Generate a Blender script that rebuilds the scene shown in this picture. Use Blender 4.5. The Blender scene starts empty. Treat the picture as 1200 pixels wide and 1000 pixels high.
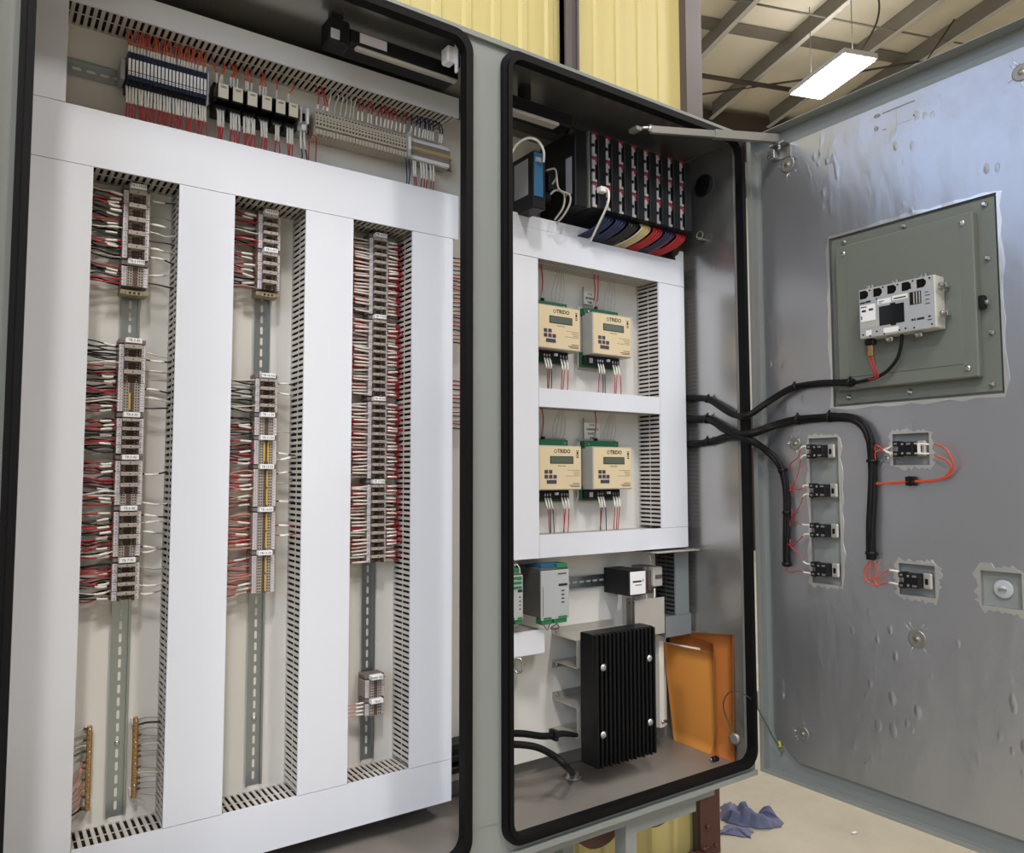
import bpy, math, random
from mathutils import Vector, Matrix
random.seed(7)
S = bpy.context.scene
COL = S.collection

# ------------------------------------------------------------------ camera
CX = Vector((0.82229153, 0.03534023, 0.56796805))      # world X seen from the camera (right, down, forward)
CY = Vector((-0.5690624, 0.05483745, 0.82046379))
CZ = Vector((-0.00215054, -0.99786969, 0.06520317))
EYE = Vector((0.0, -1.43070451, 1.27787591))
FPX = 900.0
cam_d = bpy.data.cameras.new('camera')
cam_d.sensor_fit = 'HORIZONTAL'; cam_d.sensor_width = 36.0; cam_d.lens = FPX / 1200.0 * 36.0
cam_d.clip_start = 0.02; cam_d.clip_end = 60
cam = bpy.data.objects.new('camera', cam_d); COL.objects.link(cam)
r_ = Vector((CX[0], CY[0], CZ[0])); dn = Vector((CX[1], CY[1], CZ[1])); fw = Vector((CX[2], CY[2], CZ[2]))
M = Matrix(((r_[0], -dn[0], -fw[0], EYE[0]), (r_[1], -dn[1], -fw[1], EYE[1]), (r_[2], -dn[2], -fw[2], EYE[2]), (0, 0, 0, 1)))
cam.matrix_world = M
S.camera = cam

# ------------------------------------------------------------------ world, lights, exposure
S.view_settings.view_transform = 'Standard'; S.view_settings.look = 'None'
S.view_settings.gamma = 1.0; S.view_settings.use_curve_mapping = False
S.view_settings.exposure = 0.0
W = bpy.data.worlds.new('world'); S.world = W; W.use_nodes = True
W.node_tree.nodes['Background'].inputs[0].default_value = (0.80, 0.88, 1.0, 1)
W.node_tree.nodes['Background'].inputs[1].default_value = 0.3

def area(name, loc, target, sx, sy, power, color):
    d = bpy.data.lights.new(name, 'AREA'); d.shape = 'RECTANGLE'; d.size = sx; d.size_y = sy
    d.energy = power; d.color = color
    o = bpy.data.objects.new(name, d); COL.objects.link(o); o.location = loc
    o.rotation_euler = (Vector(target) - Vector(loc)).to_track_quat('-Z', 'Y').to_euler()
    return o
# daylight entering through the open bay door of the hall, behind and to the left of the camera
DAY = area('bay_door_daylight', (-5.2, -5.6, 3.9), (0.9, 0.1, 1.2), 4.2, 3.2, 230, (0.70, 0.83, 1.0))

# ------------------------------------------------------------------ pixel-measured points on known planes (survey of the cabinet)
def ray(u, v):
    r = Vector((u - 600.0, v - 500.0, FPX))
    return Vector((r.dot(CX), r.dot(CY), r.dot(CZ)))
def A(u, v, y):
    r = ray(u, v); return EYE + r * ((y - EYE[1]) / r[1])
def DX(u, v, x=1.86):
    r = ray(u, v); return EYE + r * ((x - EYE[0]) / r[0])
def FZ(u, v, z=0.0):
    r = ray(u, v); return EYE + r * ((z - EYE[2]) / r[2])

# ------------------------------------------------------------------ materials
def lin(c):
    c = c / 255.0
    return c / 12.92 if c <= 0.04045 else ((c + 0.055) / 1.055) ** 2.4
MATS = {}
def mat(name, rgb, rough=0.5, metal=0.0, vary=0.06, scale=12.0, bump=0.0, bscale=80.0, emit=None, spec=0.5, alpha=None, trans=0.0, coat=0.0, stretch=None):
    m = bpy.data.materials.new(name); m.use_nodes = True
    nt = m.node_tree; b = nt.nodes['Principled BSDF']
    c = tuple(lin(v) for v in rgb)
    b.inputs['Roughness'].default_value = rough; b.inputs['Metallic'].default_value = metal
    b.inputs['Specular IOR Level'].default_value = spec
    if coat: b.inputs['Coat Weight'].default_value = coat
    if trans: b.inputs['Transmission Weight'].default_value = trans
    tc = nt.nodes.new('ShaderNodeTexCoord')
    mp = nt.nodes.new('ShaderNodeMapping'); nt.links.new(tc.outputs['Object'], mp.inputs[0])
    if stretch: mp.inputs['Scale'].default_value = stretch
    if vary:
        n = nt.nodes.new('ShaderNodeTexNoise'); n.inputs['Scale'].default_value = scale; n.inputs['Detail'].default_value = 4
        nt.links.new(mp.outputs[0], n.inputs['Vector'])
        mx = nt.nodes.new('ShaderNodeMix'); mx.data_type = 'RGBA'
        mx.inputs[6].default_value = tuple(v * (1 - vary) for v in c) + (1,)
        mx.inputs[7].default_value = tuple(min(1, v * (1 + vary)) for v in c) + (1,)
        nt.links.new(n.outputs['Fac'], mx.inputs[0]); nt.links.new(mx.outputs[2], b.inputs['Base Color'])
    else:
        b.inputs['Base Color'].default_value = c + (1,)
    if bump:
        n2 = nt.nodes.new('ShaderNodeTexNoise'); n2.inputs['Scale'].default_value = bscale; n2.inputs['Detail'].default_value = 3
        nt.links.new(mp.outputs[0], n2.inputs['Vector'])
        bp = nt.nodes.new('ShaderNodeBump'); bp.inputs['Strength'].default_value = bump; bp.inputs['Distance'].default_value = 0.002
        nt.links.new(n2.outputs['Fac'], bp.inputs['Height']); nt.links.new(bp.outputs[0], b.inputs['Normal'])
    if emit:
        b.inputs['Emission Color'].default_value = tuple(lin(v) for v in emit[0]) + (1,)
        b.inputs['Emission Strength'].default_value = emit[1]
    MATS[name] = m
    return m

mat('white_pvc', (222, 225, 235), 0.30, vary=0.012, scale=3, spec=0.5)
mat('duct_grey', (196, 190, 184), 0.42, vary=0.03, scale=20)
mat('panel_white', (222, 220, 216), 0.33, vary=0.02, scale=4)
mat('cabinet_grey', (134, 138, 136), 0.34, vary=0.03, scale=5, bump=0.05, bscale=300)
mat('cabinet_inner', (142, 138, 132), 0.36, vary=0.06, scale=5, bump=0.06, bscale=120)
mat('cabinet_floor', (128, 122, 116), 0.28, vary=0.12, scale=9, bump=0.06, bscale=60)
mat('gasket_black', (13, 12, 14), 0.6, spec=0.15, vary=0.1, scale=60, bump=0.3, bscale=400)
mat('black_plastic', (20, 20, 23), 0.45, spec=0.28, vary=0.08, scale=40)
mat('black_gloss', (12, 12, 14), 0.16, vary=0.0)
mat('black_anodised', (13, 13, 15), 0.42, vary=0.1, scale=20, spec=0.25)
mat('zinc_rail', (160, 168, 172), 0.30, metal=0.9, vary=0.06, scale=14)
mat('dark_hole', (18, 15, 14), 0.8, vary=0.0, spec=0.1)
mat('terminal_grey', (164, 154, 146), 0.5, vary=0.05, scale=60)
mat('terminal_beige', (196, 186, 172), 0.5, vary=0.05, scale=60)
mat('label_cream', (226, 218, 202), 0.5, vary=0.02, scale=60)
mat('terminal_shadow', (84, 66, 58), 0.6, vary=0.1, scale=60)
mat('terminal_olive', (150, 138, 112), 0.55, vary=0.08, scale=60)
mat('marker_white', (236, 235, 238), 0.5, vary=0.02, scale=60)
mat('strip_white', (206, 202, 208), 0.5, vary=0.03, scale=60)
mat('ink_black', (32, 30, 34), 0.7, vary=0.0)
mat('yellow_jumper', (214, 176, 60), 0.4, vary=0.05, scale=60)
mat('wire_red', (176, 34, 44), 0.42, vary=0.08, scale=40)
mat('wire_orange', (208, 78, 46), 0.42, vary=0.08, scale=40)
mat('wire_black', (34, 31, 33), 0.45, vary=0.08, scale=40)
mat('wire_blue', (36, 44, 84), 0.42, vary=0.08, scale=40)
mat('wire_green', (52, 84, 62), 0.42, vary=0.08, scale=40)
mat('wire_white', (208, 204, 196), 0.42, vary=0.05, scale=40)
mat('wire_yellow', (200, 178, 96), 0.42, vary=0.05, scale=40)
mat('wire_pink', (206, 140, 122), 0.42, vary=0.05, scale=40)
mat('wire_clear', (166, 158, 150), 0.3, vary=0.05, scale=40)
mat('sleeve_white', (232, 228, 222), 0.5, vary=0.04, scale=90)
mat('cable_black', (16, 15, 16), 0.5, spec=0.25, vary=0.1, scale=60, bump=0.5, bscale=500)
mat('copper', (176, 112, 72), 0.35, metal=0.9, vary=0.1, scale=60)
mat('brass', (186, 150, 96), 0.35, metal=0.85, vary=0.1, scale=60)
mat('steel', (196, 196, 196), 0.25, metal=0.95, vary=0.05, scale=30)
mat('steel_dull', (150, 148, 142), 0.42, metal=0.7, vary=0.08, scale=30)
mat('aluminium', (196, 192, 184), 0.35, metal=0.5, vary=0.05, scale=20)
mat('pcb_green', (28, 88, 58), 0.4, vary=0.1, scale=60)
mat('psu_green', (40, 122, 74), 0.45, vary=0.05, scale=60)
mat('psu_grey', (176, 180, 184), 0.4, vary=0.03, scale=20)
mat('psu_side', (92, 92, 88), 0.45, metal=0.2, vary=0.05, scale=20)
mat('beige_face', (222, 204, 168), 0.42, vary=0.02, scale=20)
mat('meter_case', (176, 172, 166), 0.4, vary=0.03, scale=20)
mat('lcd', (92, 100, 88), 0.2, vary=0.03, scale=20)
mat('key_dark', (70, 66, 84), 0.4, vary=0.0)
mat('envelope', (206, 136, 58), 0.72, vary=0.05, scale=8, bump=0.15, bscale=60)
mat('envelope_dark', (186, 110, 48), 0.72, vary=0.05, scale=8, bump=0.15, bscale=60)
mat('paper_white', (232, 230, 224), 0.7, vary=0.02, scale=20)
mat('relay_blue', (28, 36, 62), 0.4, vary=0.05, scale=60)
mat('device_blue', (40, 92, 130), 0.4, vary=0.05, scale=60)
mat('plc_white', (164, 162, 166), 0.45, vary=0.03, scale=60)
mat('plc_red', (142, 40, 54), 0.45, vary=0.03, scale=60)
mat('hmi_grey', (166, 168, 172), 0.45, vary=0.03, scale=30)
mat('hmi_side', (196, 192, 184), 0.45, vary=0.03, scale=30)
mat('window_panel', (108, 112, 104), 0.38, vary=0.03, scale=8, bump=0.05, bscale=300)
mat('brown_trim', (88, 78, 78), 0.45, vary=0.06, scale=8)
mat('brown_rust', (82, 48, 42), 0.5, vary=0.15, scale=14)
mat('brown_dark', (52, 36, 32), 0.5, vary=0.12, scale=14)
mat('yellow_cladding', (202, 187, 124), 0.45, vary=0.05, scale=3, stretch=(1, 1, 0.2))
mat('roof_deck', (232, 224, 204), 0.8, vary=0.08, scale=1.2)
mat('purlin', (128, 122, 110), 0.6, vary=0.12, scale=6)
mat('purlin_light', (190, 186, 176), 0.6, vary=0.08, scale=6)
mat('beam_brown', (72, 58, 48), 0.6, vary=0.12, scale=4)
mat('hall_wall', (176, 172, 164), 0.7, vary=0.05, scale=1.0)
mat('rag_blue', (104, 108, 138), 0.9, vary=0.25, scale=40, bump=0.5, bscale=300)
mat('added_sky_glow', (210, 225, 245), 0.5, vary=0, emit=((178, 206, 255), 3.0))  # bluish glow of the panels added on the west wall
mat('lamp_on', (255, 255, 255), 0.5, vary=0, emit=((255, 246, 234), 45.0))
mat('lamp_tube_off', (176, 172, 164), 0.3, vary=0.02)
mat('fixture_white', (220, 220, 216), 0.5, vary=0.03)
mat('red_cap', (190, 40, 40), 0.5, vary=0)
mat('yellow_tape', (226, 214, 60), 0.5, vary=0)

# bare floor: pale, slightly stained concrete
def floor_mat():
    m = bpy.data.materials.new('concrete'); m.use_nodes = True; nt = m.node_tree; b = nt.nodes['Principled BSDF']
    tc = nt.nodes.new('ShaderNodeTexCoord'); n = nt.nodes.new('ShaderNodeTexNoise'); n.inputs['Scale'].default_value = 2.2; n.inputs['Detail'].default_value = 9
    n.inputs['Roughness'].default_value = 0.62
    nt.links.new(tc.outputs['Object'], n.inputs['Vector'])
    cr = nt.nodes.new('ShaderNodeValToRGB'); e = cr.color_ramp.elements
    e[0].position = 0.3; e[0].color = (lin(150), lin(142), lin(124), 1); e[1].position = 0.7; e[1].color = (lin(178), lin(170), lin(150), 1)
    nt.links.new(n.outputs['Fac'], cr.inputs[0]); nt.links.new(cr.outputs[0], b.inputs['Base Color'])
    b.inputs['Roughness'].default_value = 0.45
    n2 = nt.nodes.new('ShaderNodeTexNoise'); n2.inputs['Scale'].default_value = 30; bp = nt.nodes.new('ShaderNodeBump'); bp.inputs['Strength'].default_value = 0.1
    nt.links.new(tc.outputs['Object'], n2.inputs['Vector']); nt.links.new(n2.outputs['Fac'], bp.inputs['Height']); nt.links.new(bp.outputs[0], b.inputs['Normal'])
    MATS['concrete'] = m
floor_mat()

# foil-faced insulation: dull aluminium with shallow dents, wrinkles near the hinge edge
def foil_mat(name, rgb, rough, strength):
    m = bpy.data.materials.new(name); m.use_nodes = True; nt = m.node_tree; b = nt.nodes['Principled BSDF']
    b.inputs['Base Color'].default_value = tuple(lin(v) for v in rgb) + (1,); b.inputs['Metallic'].default_value = 0.85; b.inputs['Roughness'].default_value = rough
    tc = nt.nodes.new('ShaderNodeTexCoord')
    n1 = nt.nodes.new('ShaderNodeTexNoise'); n1.inputs['Scale'].default_value = 5; n1.inputs['Detail'].default_value = 2
    n2 = nt.nodes.new('ShaderNodeTexNoise'); n2.inputs['Scale'].default_value = 34; n2.inputs['Detail'].default_value = 3
    v = nt.nodes.new('ShaderNodeTexVoronoi'); v.inputs['Scale'].default_value = 26; v.feature = 'SMOOTH_F1'
    mp = nt.nodes.new('ShaderNodeMapping'); mp.inputs['Scale'].default_value = (1, 1.6, 0.8)
    nt.links.new(tc.outputs['Object'], mp.inputs[0])
    for n in (n1, n2, v): nt.links.new(mp.outputs[0], n.inputs['Vector'])
    # patches of pimples only in some places
    r = nt.nodes.new('ShaderNodeValToRGB'); r.color_ramp.elements[0].position = 0.52; r.color_ramp.elements[1].position = 0.66
    nt.links.new(n1.outputs['Fac'], r.inputs[0])
    mu = nt.nodes.new('ShaderNodeMath'); mu.operation = 'MULTIPLY'
    cr = nt.nodes.new('ShaderNodeValToRGB'); cr.color_ramp.elements[0].position = 0.0; cr.color_ramp.elements[0].color = (1, 1, 1, 1)
    cr.color_ramp.elements[1].position = 0.28; cr.color_ramp.elements[1].color = (0, 0, 0, 1)
    nt.links.new(v.outputs['Distance'], cr.inputs[0]); nt.links.new(cr.outputs[0], mu.inputs[0]); nt.links.new(r.outputs[0], mu.inputs[1])
    a1 = nt.nodes.new('ShaderNodeMath'); a1.operation = 'MULTIPLY_ADD'; a1.inputs[1].default_value = 0.25
    nt.links.new(n2.outputs['Fac'], a1.inputs[0]); nt.links.new(mu.outputs[0], a1.inputs[2])
    a2 = nt.nodes.new('ShaderNodeMath'); a2.operation = 'MULTIPLY_ADD'; a2.inputs[1].default_value = 2.0
    nt.links.new(n1.outputs['Fac'], a2.inputs[0]); nt.links.new(a1.outputs[0], a2.inputs[2])
    bp = nt.nodes.new('ShaderNodeBump'); bp.inputs['Strength'].default_value = strength; bp.inputs['Distance'].default_value = 0.003
    nt.links.new(a2.outputs[0], bp.inputs['Height']); nt.links.new(bp.outputs[0], b.inputs['Normal'])
    MATS[name] = m
foil_mat('foil', (188, 189, 194), 0.34, 0.85)
foil_mat('liner', (180, 178, 176), 0.27, 0.08)
foil_mat('foil_tape', (228, 226, 222), 0.30, 1.2)

# ------------------------------------------------------------------ mesh helper
WL = {}      # world position of each object's origin
class MB:
    def __init__(s): s.v = []; s.f = []; s.m = []; s.sm = []; s.mats = []
    def mi(s, m):
        if m not in s.mats: s.mats.append(m)
        return s.mats.index(m)
    def face(s, idx, m, smooth=False): s.f.append(idx); s.m.append(s.mi(m)); s.sm.append(smooth)
    def box(s, x0, x1, y0, y1, z0, z1, m, ch=0.0):
        if x0 > x1: x0, x1 = x1, x0
        if y0 > y1: y0, y1 = y1, y0
        if z0 > z1: z0, z1 = z1, z0
        if ch > 0:
            ch = min(ch, (x1-x0)*.45, (y1-y0)*.45, (z1-z0)*.45)
            b = len(s.v); C3 = []
            for sx in (0, 1):
                for sy in (0, 1):
                    for sz in (0, 1):
                        X = x1 if sx else x0; Y = y1 if sy else y0; Z = z1 if sz else z0
                        dx = -ch if sx else ch; dy = -ch if sy else ch; dz = -ch if sz else ch
                        k = len(s.v)
                        s.v += [(X, Y+dy, Z+dz), (X+dx, Y, Z+dz), (X+dx, Y+dy, Z)]
                        C3.append(k)
            def c(sx, sy, sz): return C3[sx*4+sy*2+sz]
            for q in (0, 1):
                p = [c(q,0,0), c(q,1,0), c(q,1,1), c(q,0,1)]; s.face(p if q else p[::-1], m)
                p = [c(0,q,0)+1, c(1,q,0)+1, c(1,q,1)+1, c(0,q,1)+1]; s.face(p[::-1] if q else p, m)
                p = [c(0,0,q)+2, c(1,0,q)+2, c(1,1,q)+2, c(0,1,q)+2]; s.face(p if q else p[::-1], m)
            for a in (0, 1):
                for b2 in (0, 1):
                    s.face([c(a,b2,0)+0, c(a,b2,0)+1, c(a,b2,1)+1, c(a,b2,1)+0], m)
                    s.face([c(a,0,b2)+0, c(a,0,b2)+2, c(a,1,b2)+2, c(a,1,b2)+0], m)
                    s.face([c(0,a,b2)+1, c(0,a,b2)+2, c(1,a,b2)+2, c(1,a,b2)+1], m)
            for k in C3: s.face([k, k+1, k+2], m)
            return
        k = len(s.v)
        s.v += [(x0,y0,z0),(x1,y0,z0),(x1,y1,z0),(x0,y1,z0),(x0,y0,z1),(x1,y0,z1),(x1,y1,z1),(x0,y1,z1)]
        for q in ((0,3,2,1),(4,5,6,7),(0,1,5,4),(1,2,6,5),(2,3,7,6),(3,0,4,7)): s.face([k+i for i in q], m)
    def hexa(s, p, m):   # eight arbitrary corners, same order as box
        k = len(s.v); s.v += [tuple(q) for q in p]
        for q in ((0,3,2,1),(4,5,6,7),(0,1,5,4),(1,2,6,5),(2,3,7,6),(3,0,4,7)): s.face([k+i for i in q], m)
    def tube(s, pts, r, m, n=6, cap=True, r1=None):
        pts = [Vector(p) for p in pts]; k0 = len(s.v); N = len(pts)
        t0 = (pts[1]-pts[0]).normalized(); up = Vector((0,0,1)) if abs(t0.z) < .9 else Vector((1,0,0))
        a = t0.cross(up).normalized()
        for i, p in enumerate(pts):
            t = (pts[min(i+1,N-1)] - pts[max(i-1,0)])
            if t.length < 1e-9: t = t0
            t.normalize(); a = (a - t*a.dot(t)); a = a.normalized() if a.length > 1e-6 else t.orthogonal().normalized()
            b = t.cross(a); rr = r if r1 is None else r + (r1-r)*i/(N-1)
            for j in range(n):
                an = 2*math.pi*j/n; s.v.append(tuple(p + a*math.cos(an)*rr + b*math.sin(an)*rr))
        for i in range(N-1):
            for j in range(n):
                j2 = (j+1) % n; s.face([k0+i*n+j, k0+i*n+j2, k0+(i+1)*n+j2, k0+(i+1)*n+j], m, True)
        if cap:
            s.face([k0+j for j in range(n)][::-1], m); s.face([k0+(N-1)*n+j for j in range(n)], m)
    def cyl(s, c, axis, r, h, m, n=16, r1=None):
        c = Vector(c); ax = Vector(axis).normalized(); s.tube([c, c+ax*h], r, m, n, True, r1)
    def lathe(s, c, axis, prof, m, n=16):    # prof: list of (distance along axis, radius)
        c = Vector(c); t = Vector(axis).normalized(); a = t.orthogonal().normalized(); b = t.cross(a); k0 = len(s.v)
        for (d, r) in prof:
            for j in range(n):
                an = 2*math.pi*j/n; s.v.append(tuple(c + t*d + (a*math.cos(an)+b*math.sin(an))*r))
        for i in range(len(prof)-1):
            for j in range(n):
                j2 = (j+1) % n; s.face([k0+i*n+j, k0+i*n+j2, k0+(i+1)*n+j2, k0+(i+1)*n+j], m, True)
        s.face([k0+j for j in range(n)][::-1], m); s.face([k0+(len(prof)-1)*n+j for j in range(n)], m)
    def prism(s, poly, axis, a0, a1, m):    # poly in the plane of the other two axes (in order), extruded along axis
        def P(p, a):
            if axis == 'x': return (a, p[0], p[1])
            if axis == 'y': return (p[0], a, p[1])
            return (p[0], p[1], a)
        k = len(s.v); n = len(poly)
        s.v += [P(p, a0) for p in poly] + [P(p, a1) for p in poly]
        s.face([k+i for i in range(n)], m); s.face([k+n+i for i in range(n)][::-1], m)
        for i in range(n):
            j = (i+1) % n; s.face([k+i, k+n+i, k+n+j, k+j], m)
    def ringstrip(s, inn, out, axis, a0, a1, m):   # closed band between two outlines
        def P(p, a):
            if axis == 'x': return (a, p[0], p[1])
            if axis == 'y': return (p[0], a, p[1])
            return (p[0], p[1], a)
        n = len(inn); k = len(s.v)
        for o, a in ((inn, a0), (out, a0), (out, a1), (inn, a1)): s.v += [P(p, a) for p in o]
        for i in range(n):
            j = (i+1) % n
            for q in range(4):
                q2 = (q+1) % 4; s.face([k+q*n+i, k+q*n+j, k+q2*n+j, k+q2*n+i], m)
    def build(s, name, parent=None, origin=None, label=None, fix=True):
        me = bpy.data.meshes.new(name)
        off = WL[parent.name] if parent is not None else (Vector(origin) if origin is not None else Vector((0, 0, 0)))
        me.from_pydata([tuple(Vector(p) - off) for p in s.v], [], s.f)
        for mm in s.mats: me.materials.append(MATS[mm])
        me.polygons.foreach_set('material_index', s.m); me.polygons.foreach_set('use_smooth', s.sm)
        me.update()
        if fix:
            import bmesh
            bm = bmesh.new(); bm.from_mesh(me); bmesh.ops.recalc_face_normals(bm, faces=bm.faces); bm.to_mesh(me); bm.free()
        o = bpy.data.objects.new(name, me); COL.objects.link(o)
        WL[o.name] = off.copy()
        if parent is not None: o.parent = parent; o.location = (0, 0, 0)
        else: o.location = off
        if label: o['label'] = label
        return o

def tag(o, label, cat, group=None, kind=None):
    o['label'] = label; o['category'] = cat
    if group: o['group'] = group
    if kind: o['kind'] = kind
    return o
def thing(name, label, cat, loc, group=None):
    o = bpy.data.objects.new(name, None); COL.objects.link(o); o.location = loc; o.empty_display_size = 0.05; WL[o.name] = Vector(loc)
    return tag(o, label, cat, group)
def struct(o): o['kind'] = 'structure'; return o
def copy_tree(o, loc, label=None, group=None):
    c = o.copy(); COL.objects.link(c); c.location = loc
    if label: c['label'] = label
    if group: c['group'] = group
    for ch in list(o.children):
        d = ch.copy(); COL.objects.link(d); d.parent = c
        for g in list(ch.children):
            e = g.copy(); COL.objects.link(e); e.parent = d
    return c
def rrect(x0, x1, z0, z1, r, n=8):
    P = []
    for (cx, cz, a0) in ((x1-r, z1-r, 0), (x0+r, z1-r, 90), (x0+r, z0+r, 180), (x1-r, z0+r, 270)):
        for i in range(n+1):
            a = math.radians(a0 + 90*i/n); P.append((cx+r*math.cos(a), cz+r*math.sin(a)))
    return P
def spline(pts, k=5):
    pts = [Vector(p) for p in pts]; out = []
    for i in range(len(pts)-1):
        p0 = pts[max(i-1,0)]; p1 = pts[i]; p2 = pts[i+1]; p3 = pts[min(i+2,len(pts)-1)]
        for j in range(k):
            t = j/k
            out.append(0.5*((2*p1) + (p2-p0)*t + (2*p0-5*p1+4*p2-p3)*t*t + (3*p1-p0-3*p2+p3)*t**3))
    out.append(pts[-1]); return out

def text_obj(name, body, size, loc, face, m, parent=None, align='CENTER', wscale=1.0, bold=False):
    """flat lettering turned into a mesh; face = 'y' looks towards -Y, 'x' looks towards -X (mirror free)"""
    cu = bpy.data.curves.new(name, 'FONT'); cu.body = body; cu.size = size; cu.align_x = align; cu.align_y = 'CENTER'
    cu.extrude = 0.00015; cu.resolution_u = 2
    if bold: cu.offset = size*0.03
    tmp = bpy.data.objects.new(name, cu); COL.objects.link(tmp)
    bpy.context.view_layer.update()
    me = bpy.data.meshes.new_from_object(tmp.evaluated_get(bpy.context.evaluated_depsgraph_get()))
    bpy.data.objects.remove(tmp); bpy.data.curves.remove(cu)
    me.materials.clear(); me.materials.append(MATS[m])
    for v in me.vertices:
        x, y, z = v.co; x *= wscale
        if face == 'y': v.co = (x, -z, y)
        elif face == 'x': v.co = (-z, -x, y)
        elif face == 'yv': v.co = (-y, -z, x)
    me.name = name
    o = bpy.data.objects.new(name, me); COL.objects.link(o)
    if parent is not None: o.parent = parent; o.location = Vector(loc) - WL[parent.name]
    else: o.location = loc
    WL[o.name] = Vector(loc)
    return o
# ================================================================== the hall
AZ = math.radians(18.6); sA, cA = math.sin(AZ), math.cos(AZ)
def H(x, y, z=0.0): return Vector((x*cA + y*sA, -x*sA + y*cA, z))      # hall frame -> world
def hall_box(mb, x0, x1, y0, y1, z0, z1, m):
    P = [H(x0,y0,z0),H(x1,y0,z0),H(x1,y1,z0),H(x0,y1,z0),H(x0,y0,z1),H(x1,y0,z1),H(x1,y1,z1),H(x0,y1,z1)]
    mb.hexa(P, m)
HX0, HX1, HY0, HY1, HZ = -8.0, 12.5, -9.0, 10.4, 7.72
mb = MB(); hall_box(mb, HX0, HX1, HY0, HY1, -0.1, 0.0, 'concrete'); struct(mb.build('floor'))
mb = MB(); hall_box(mb, HX0, HX1, HY0, HY1, HZ, HZ+0.05, 'roof_deck'); struct(mb.build('ceiling'))
mb = MB(); hall_box(mb, HX0, HX1, HY1, HY1+0.1, 0, HZ, 'hall_wall'); struct(mb.build('wall_north'))
mb = MB(); hall_box(mb, HX0, HX1, HY0-0.1, HY0, 0, HZ, 'hall_wall'); struct(mb.build('wall_south'))
mb = MB(); hall_box(mb, HX1, HX1+0.1, HY0, HY1, 0, HZ, 'hall_wall'); struct(mb.build('wall_east'))
# west wall with the open bay doorway
mb = MB(); hall_box(mb, HX0-0.1, HX0, HY0, -6.6, 0, HZ, 'hall_wall'); hall_box(mb, HX0-0.1, HX0, -1.4, HY1, 0, HZ, 'hall_wall'); hall_box(mb, HX0-0.1, HX0, -6.6, -1.4, 4.9, HZ, 'hall_wall')
struct(mb.build('wall_west'))
# added glowing panels, unseen on the west wall, for the foil to reflect
for i, (ya, yb) in enumerate(((-0.9, 1.5), (1.9, 4.3), (4.7, 7.1))):
    mb = MB(); hall_box(mb, HX0+0.005, HX0+0.02, ya, yb, 3.7, 6.6, 'added_sky_glow'); struct(mb.build('window_%d' % (i+1)))
# purlins (Z sections) under the roof, bridging band, tie rods
for i, px in enumerate((-3.2, -2.0, -0.8, 0.35, 1.5, 2.65, 3.8, 4.99, 6.2, 7.36, 8.5, 9.4, 10.6)):
    mb = MB(); hall_box(mb, px-0.004, px+0.004, HY0+0.02, HY1-0.35, 7.42, HZ-0.002, 'purlin')
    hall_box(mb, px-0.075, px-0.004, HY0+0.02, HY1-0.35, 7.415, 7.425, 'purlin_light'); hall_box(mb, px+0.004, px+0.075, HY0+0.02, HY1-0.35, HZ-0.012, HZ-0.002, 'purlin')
    o = tag(mb.build('roof_purlin'), {6.2: 'roof purlin nearest the yellow wall corner, crossing its top edge', 7.36: 'roof purlin running just left of the lit lamp', 8.5: 'roof purlin running just right of the lit lamp', 9.4: 'roof purlin farther right, ending behind the open door top', 10.6: 'rightmost roof purlin, almost hidden by the open door'}[px] if px > 5 else 'steel roof purlin above and to the left of the cabinet', 'purlin', None if px > 5 else 'roof purlins over the cabinet')
mb = MB(); hall_box(mb, 5.4, HX1, HY1-0.32, HY1-0.02, 6.9, 7.6, 'beam_brown'); tag(mb.build('eave_beam'), 'dark brown steel beam along the far wall below the roof, behind the door stay', 'beam')
mb = MB(); hall_box(mb, 5.3, HX1, 7.85, 8.1, 7.69, 7.71, 'purlin'); tag(mb.build('insulation_strap'), 'wide dull strap crossing above the purlins behind the lit lamp', 'strap')
def hall_rod(name, pts, r, m, label, cat, group=None):
    mb = MB(); mb.tube([H(*p) for p in pts], r, m, 6); return tag(mb.build(name), label, cat, group)
hall_rod('sprinkler_pipe', [(5.4, 8.67, 7.34), (8.4, 8.67, 7.34)], 0.035, 'beam_brown', 'dark brown pipe hanging below the purlins left of the lit lamp', 'pipe')
hall_rod('bridging_rod', [(5.4, 7.05, 7.45), (12.2, 7.05, 7.45)], 0.014, 'purlin', 'thin bridging rod crossing the purlins above the lit lamp', 'rod')
hall_rod('brace_rod', [(6.3, 9.6, 7.42), (8.6, 8.1, 7.42), (12.0, 5.6, 7.42)], 0.016, 'beam_brown', 'thin dark brace rod running diagonally across the purlins', 'rod')
hall_rod('hanger_wire', [(9.0, 6.6, 7.45), (8.62, 7.3, 6.5)], 0.01, 'beam_brown', 'thin dark wire hanging down right of the lit lamp', 'wire')
hall_rod('lamp_cord', spline([(7.35, 6.5, 7.45), (7.6, 6.45, 7.44), (7.62, 6.5, 7.1), (7.35, 6.6, 6.62)], 6), 0.012, 'beam_brown', 'dark looped cord feeding the lit ceiling lamp from the purlin', 'cord')

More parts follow.
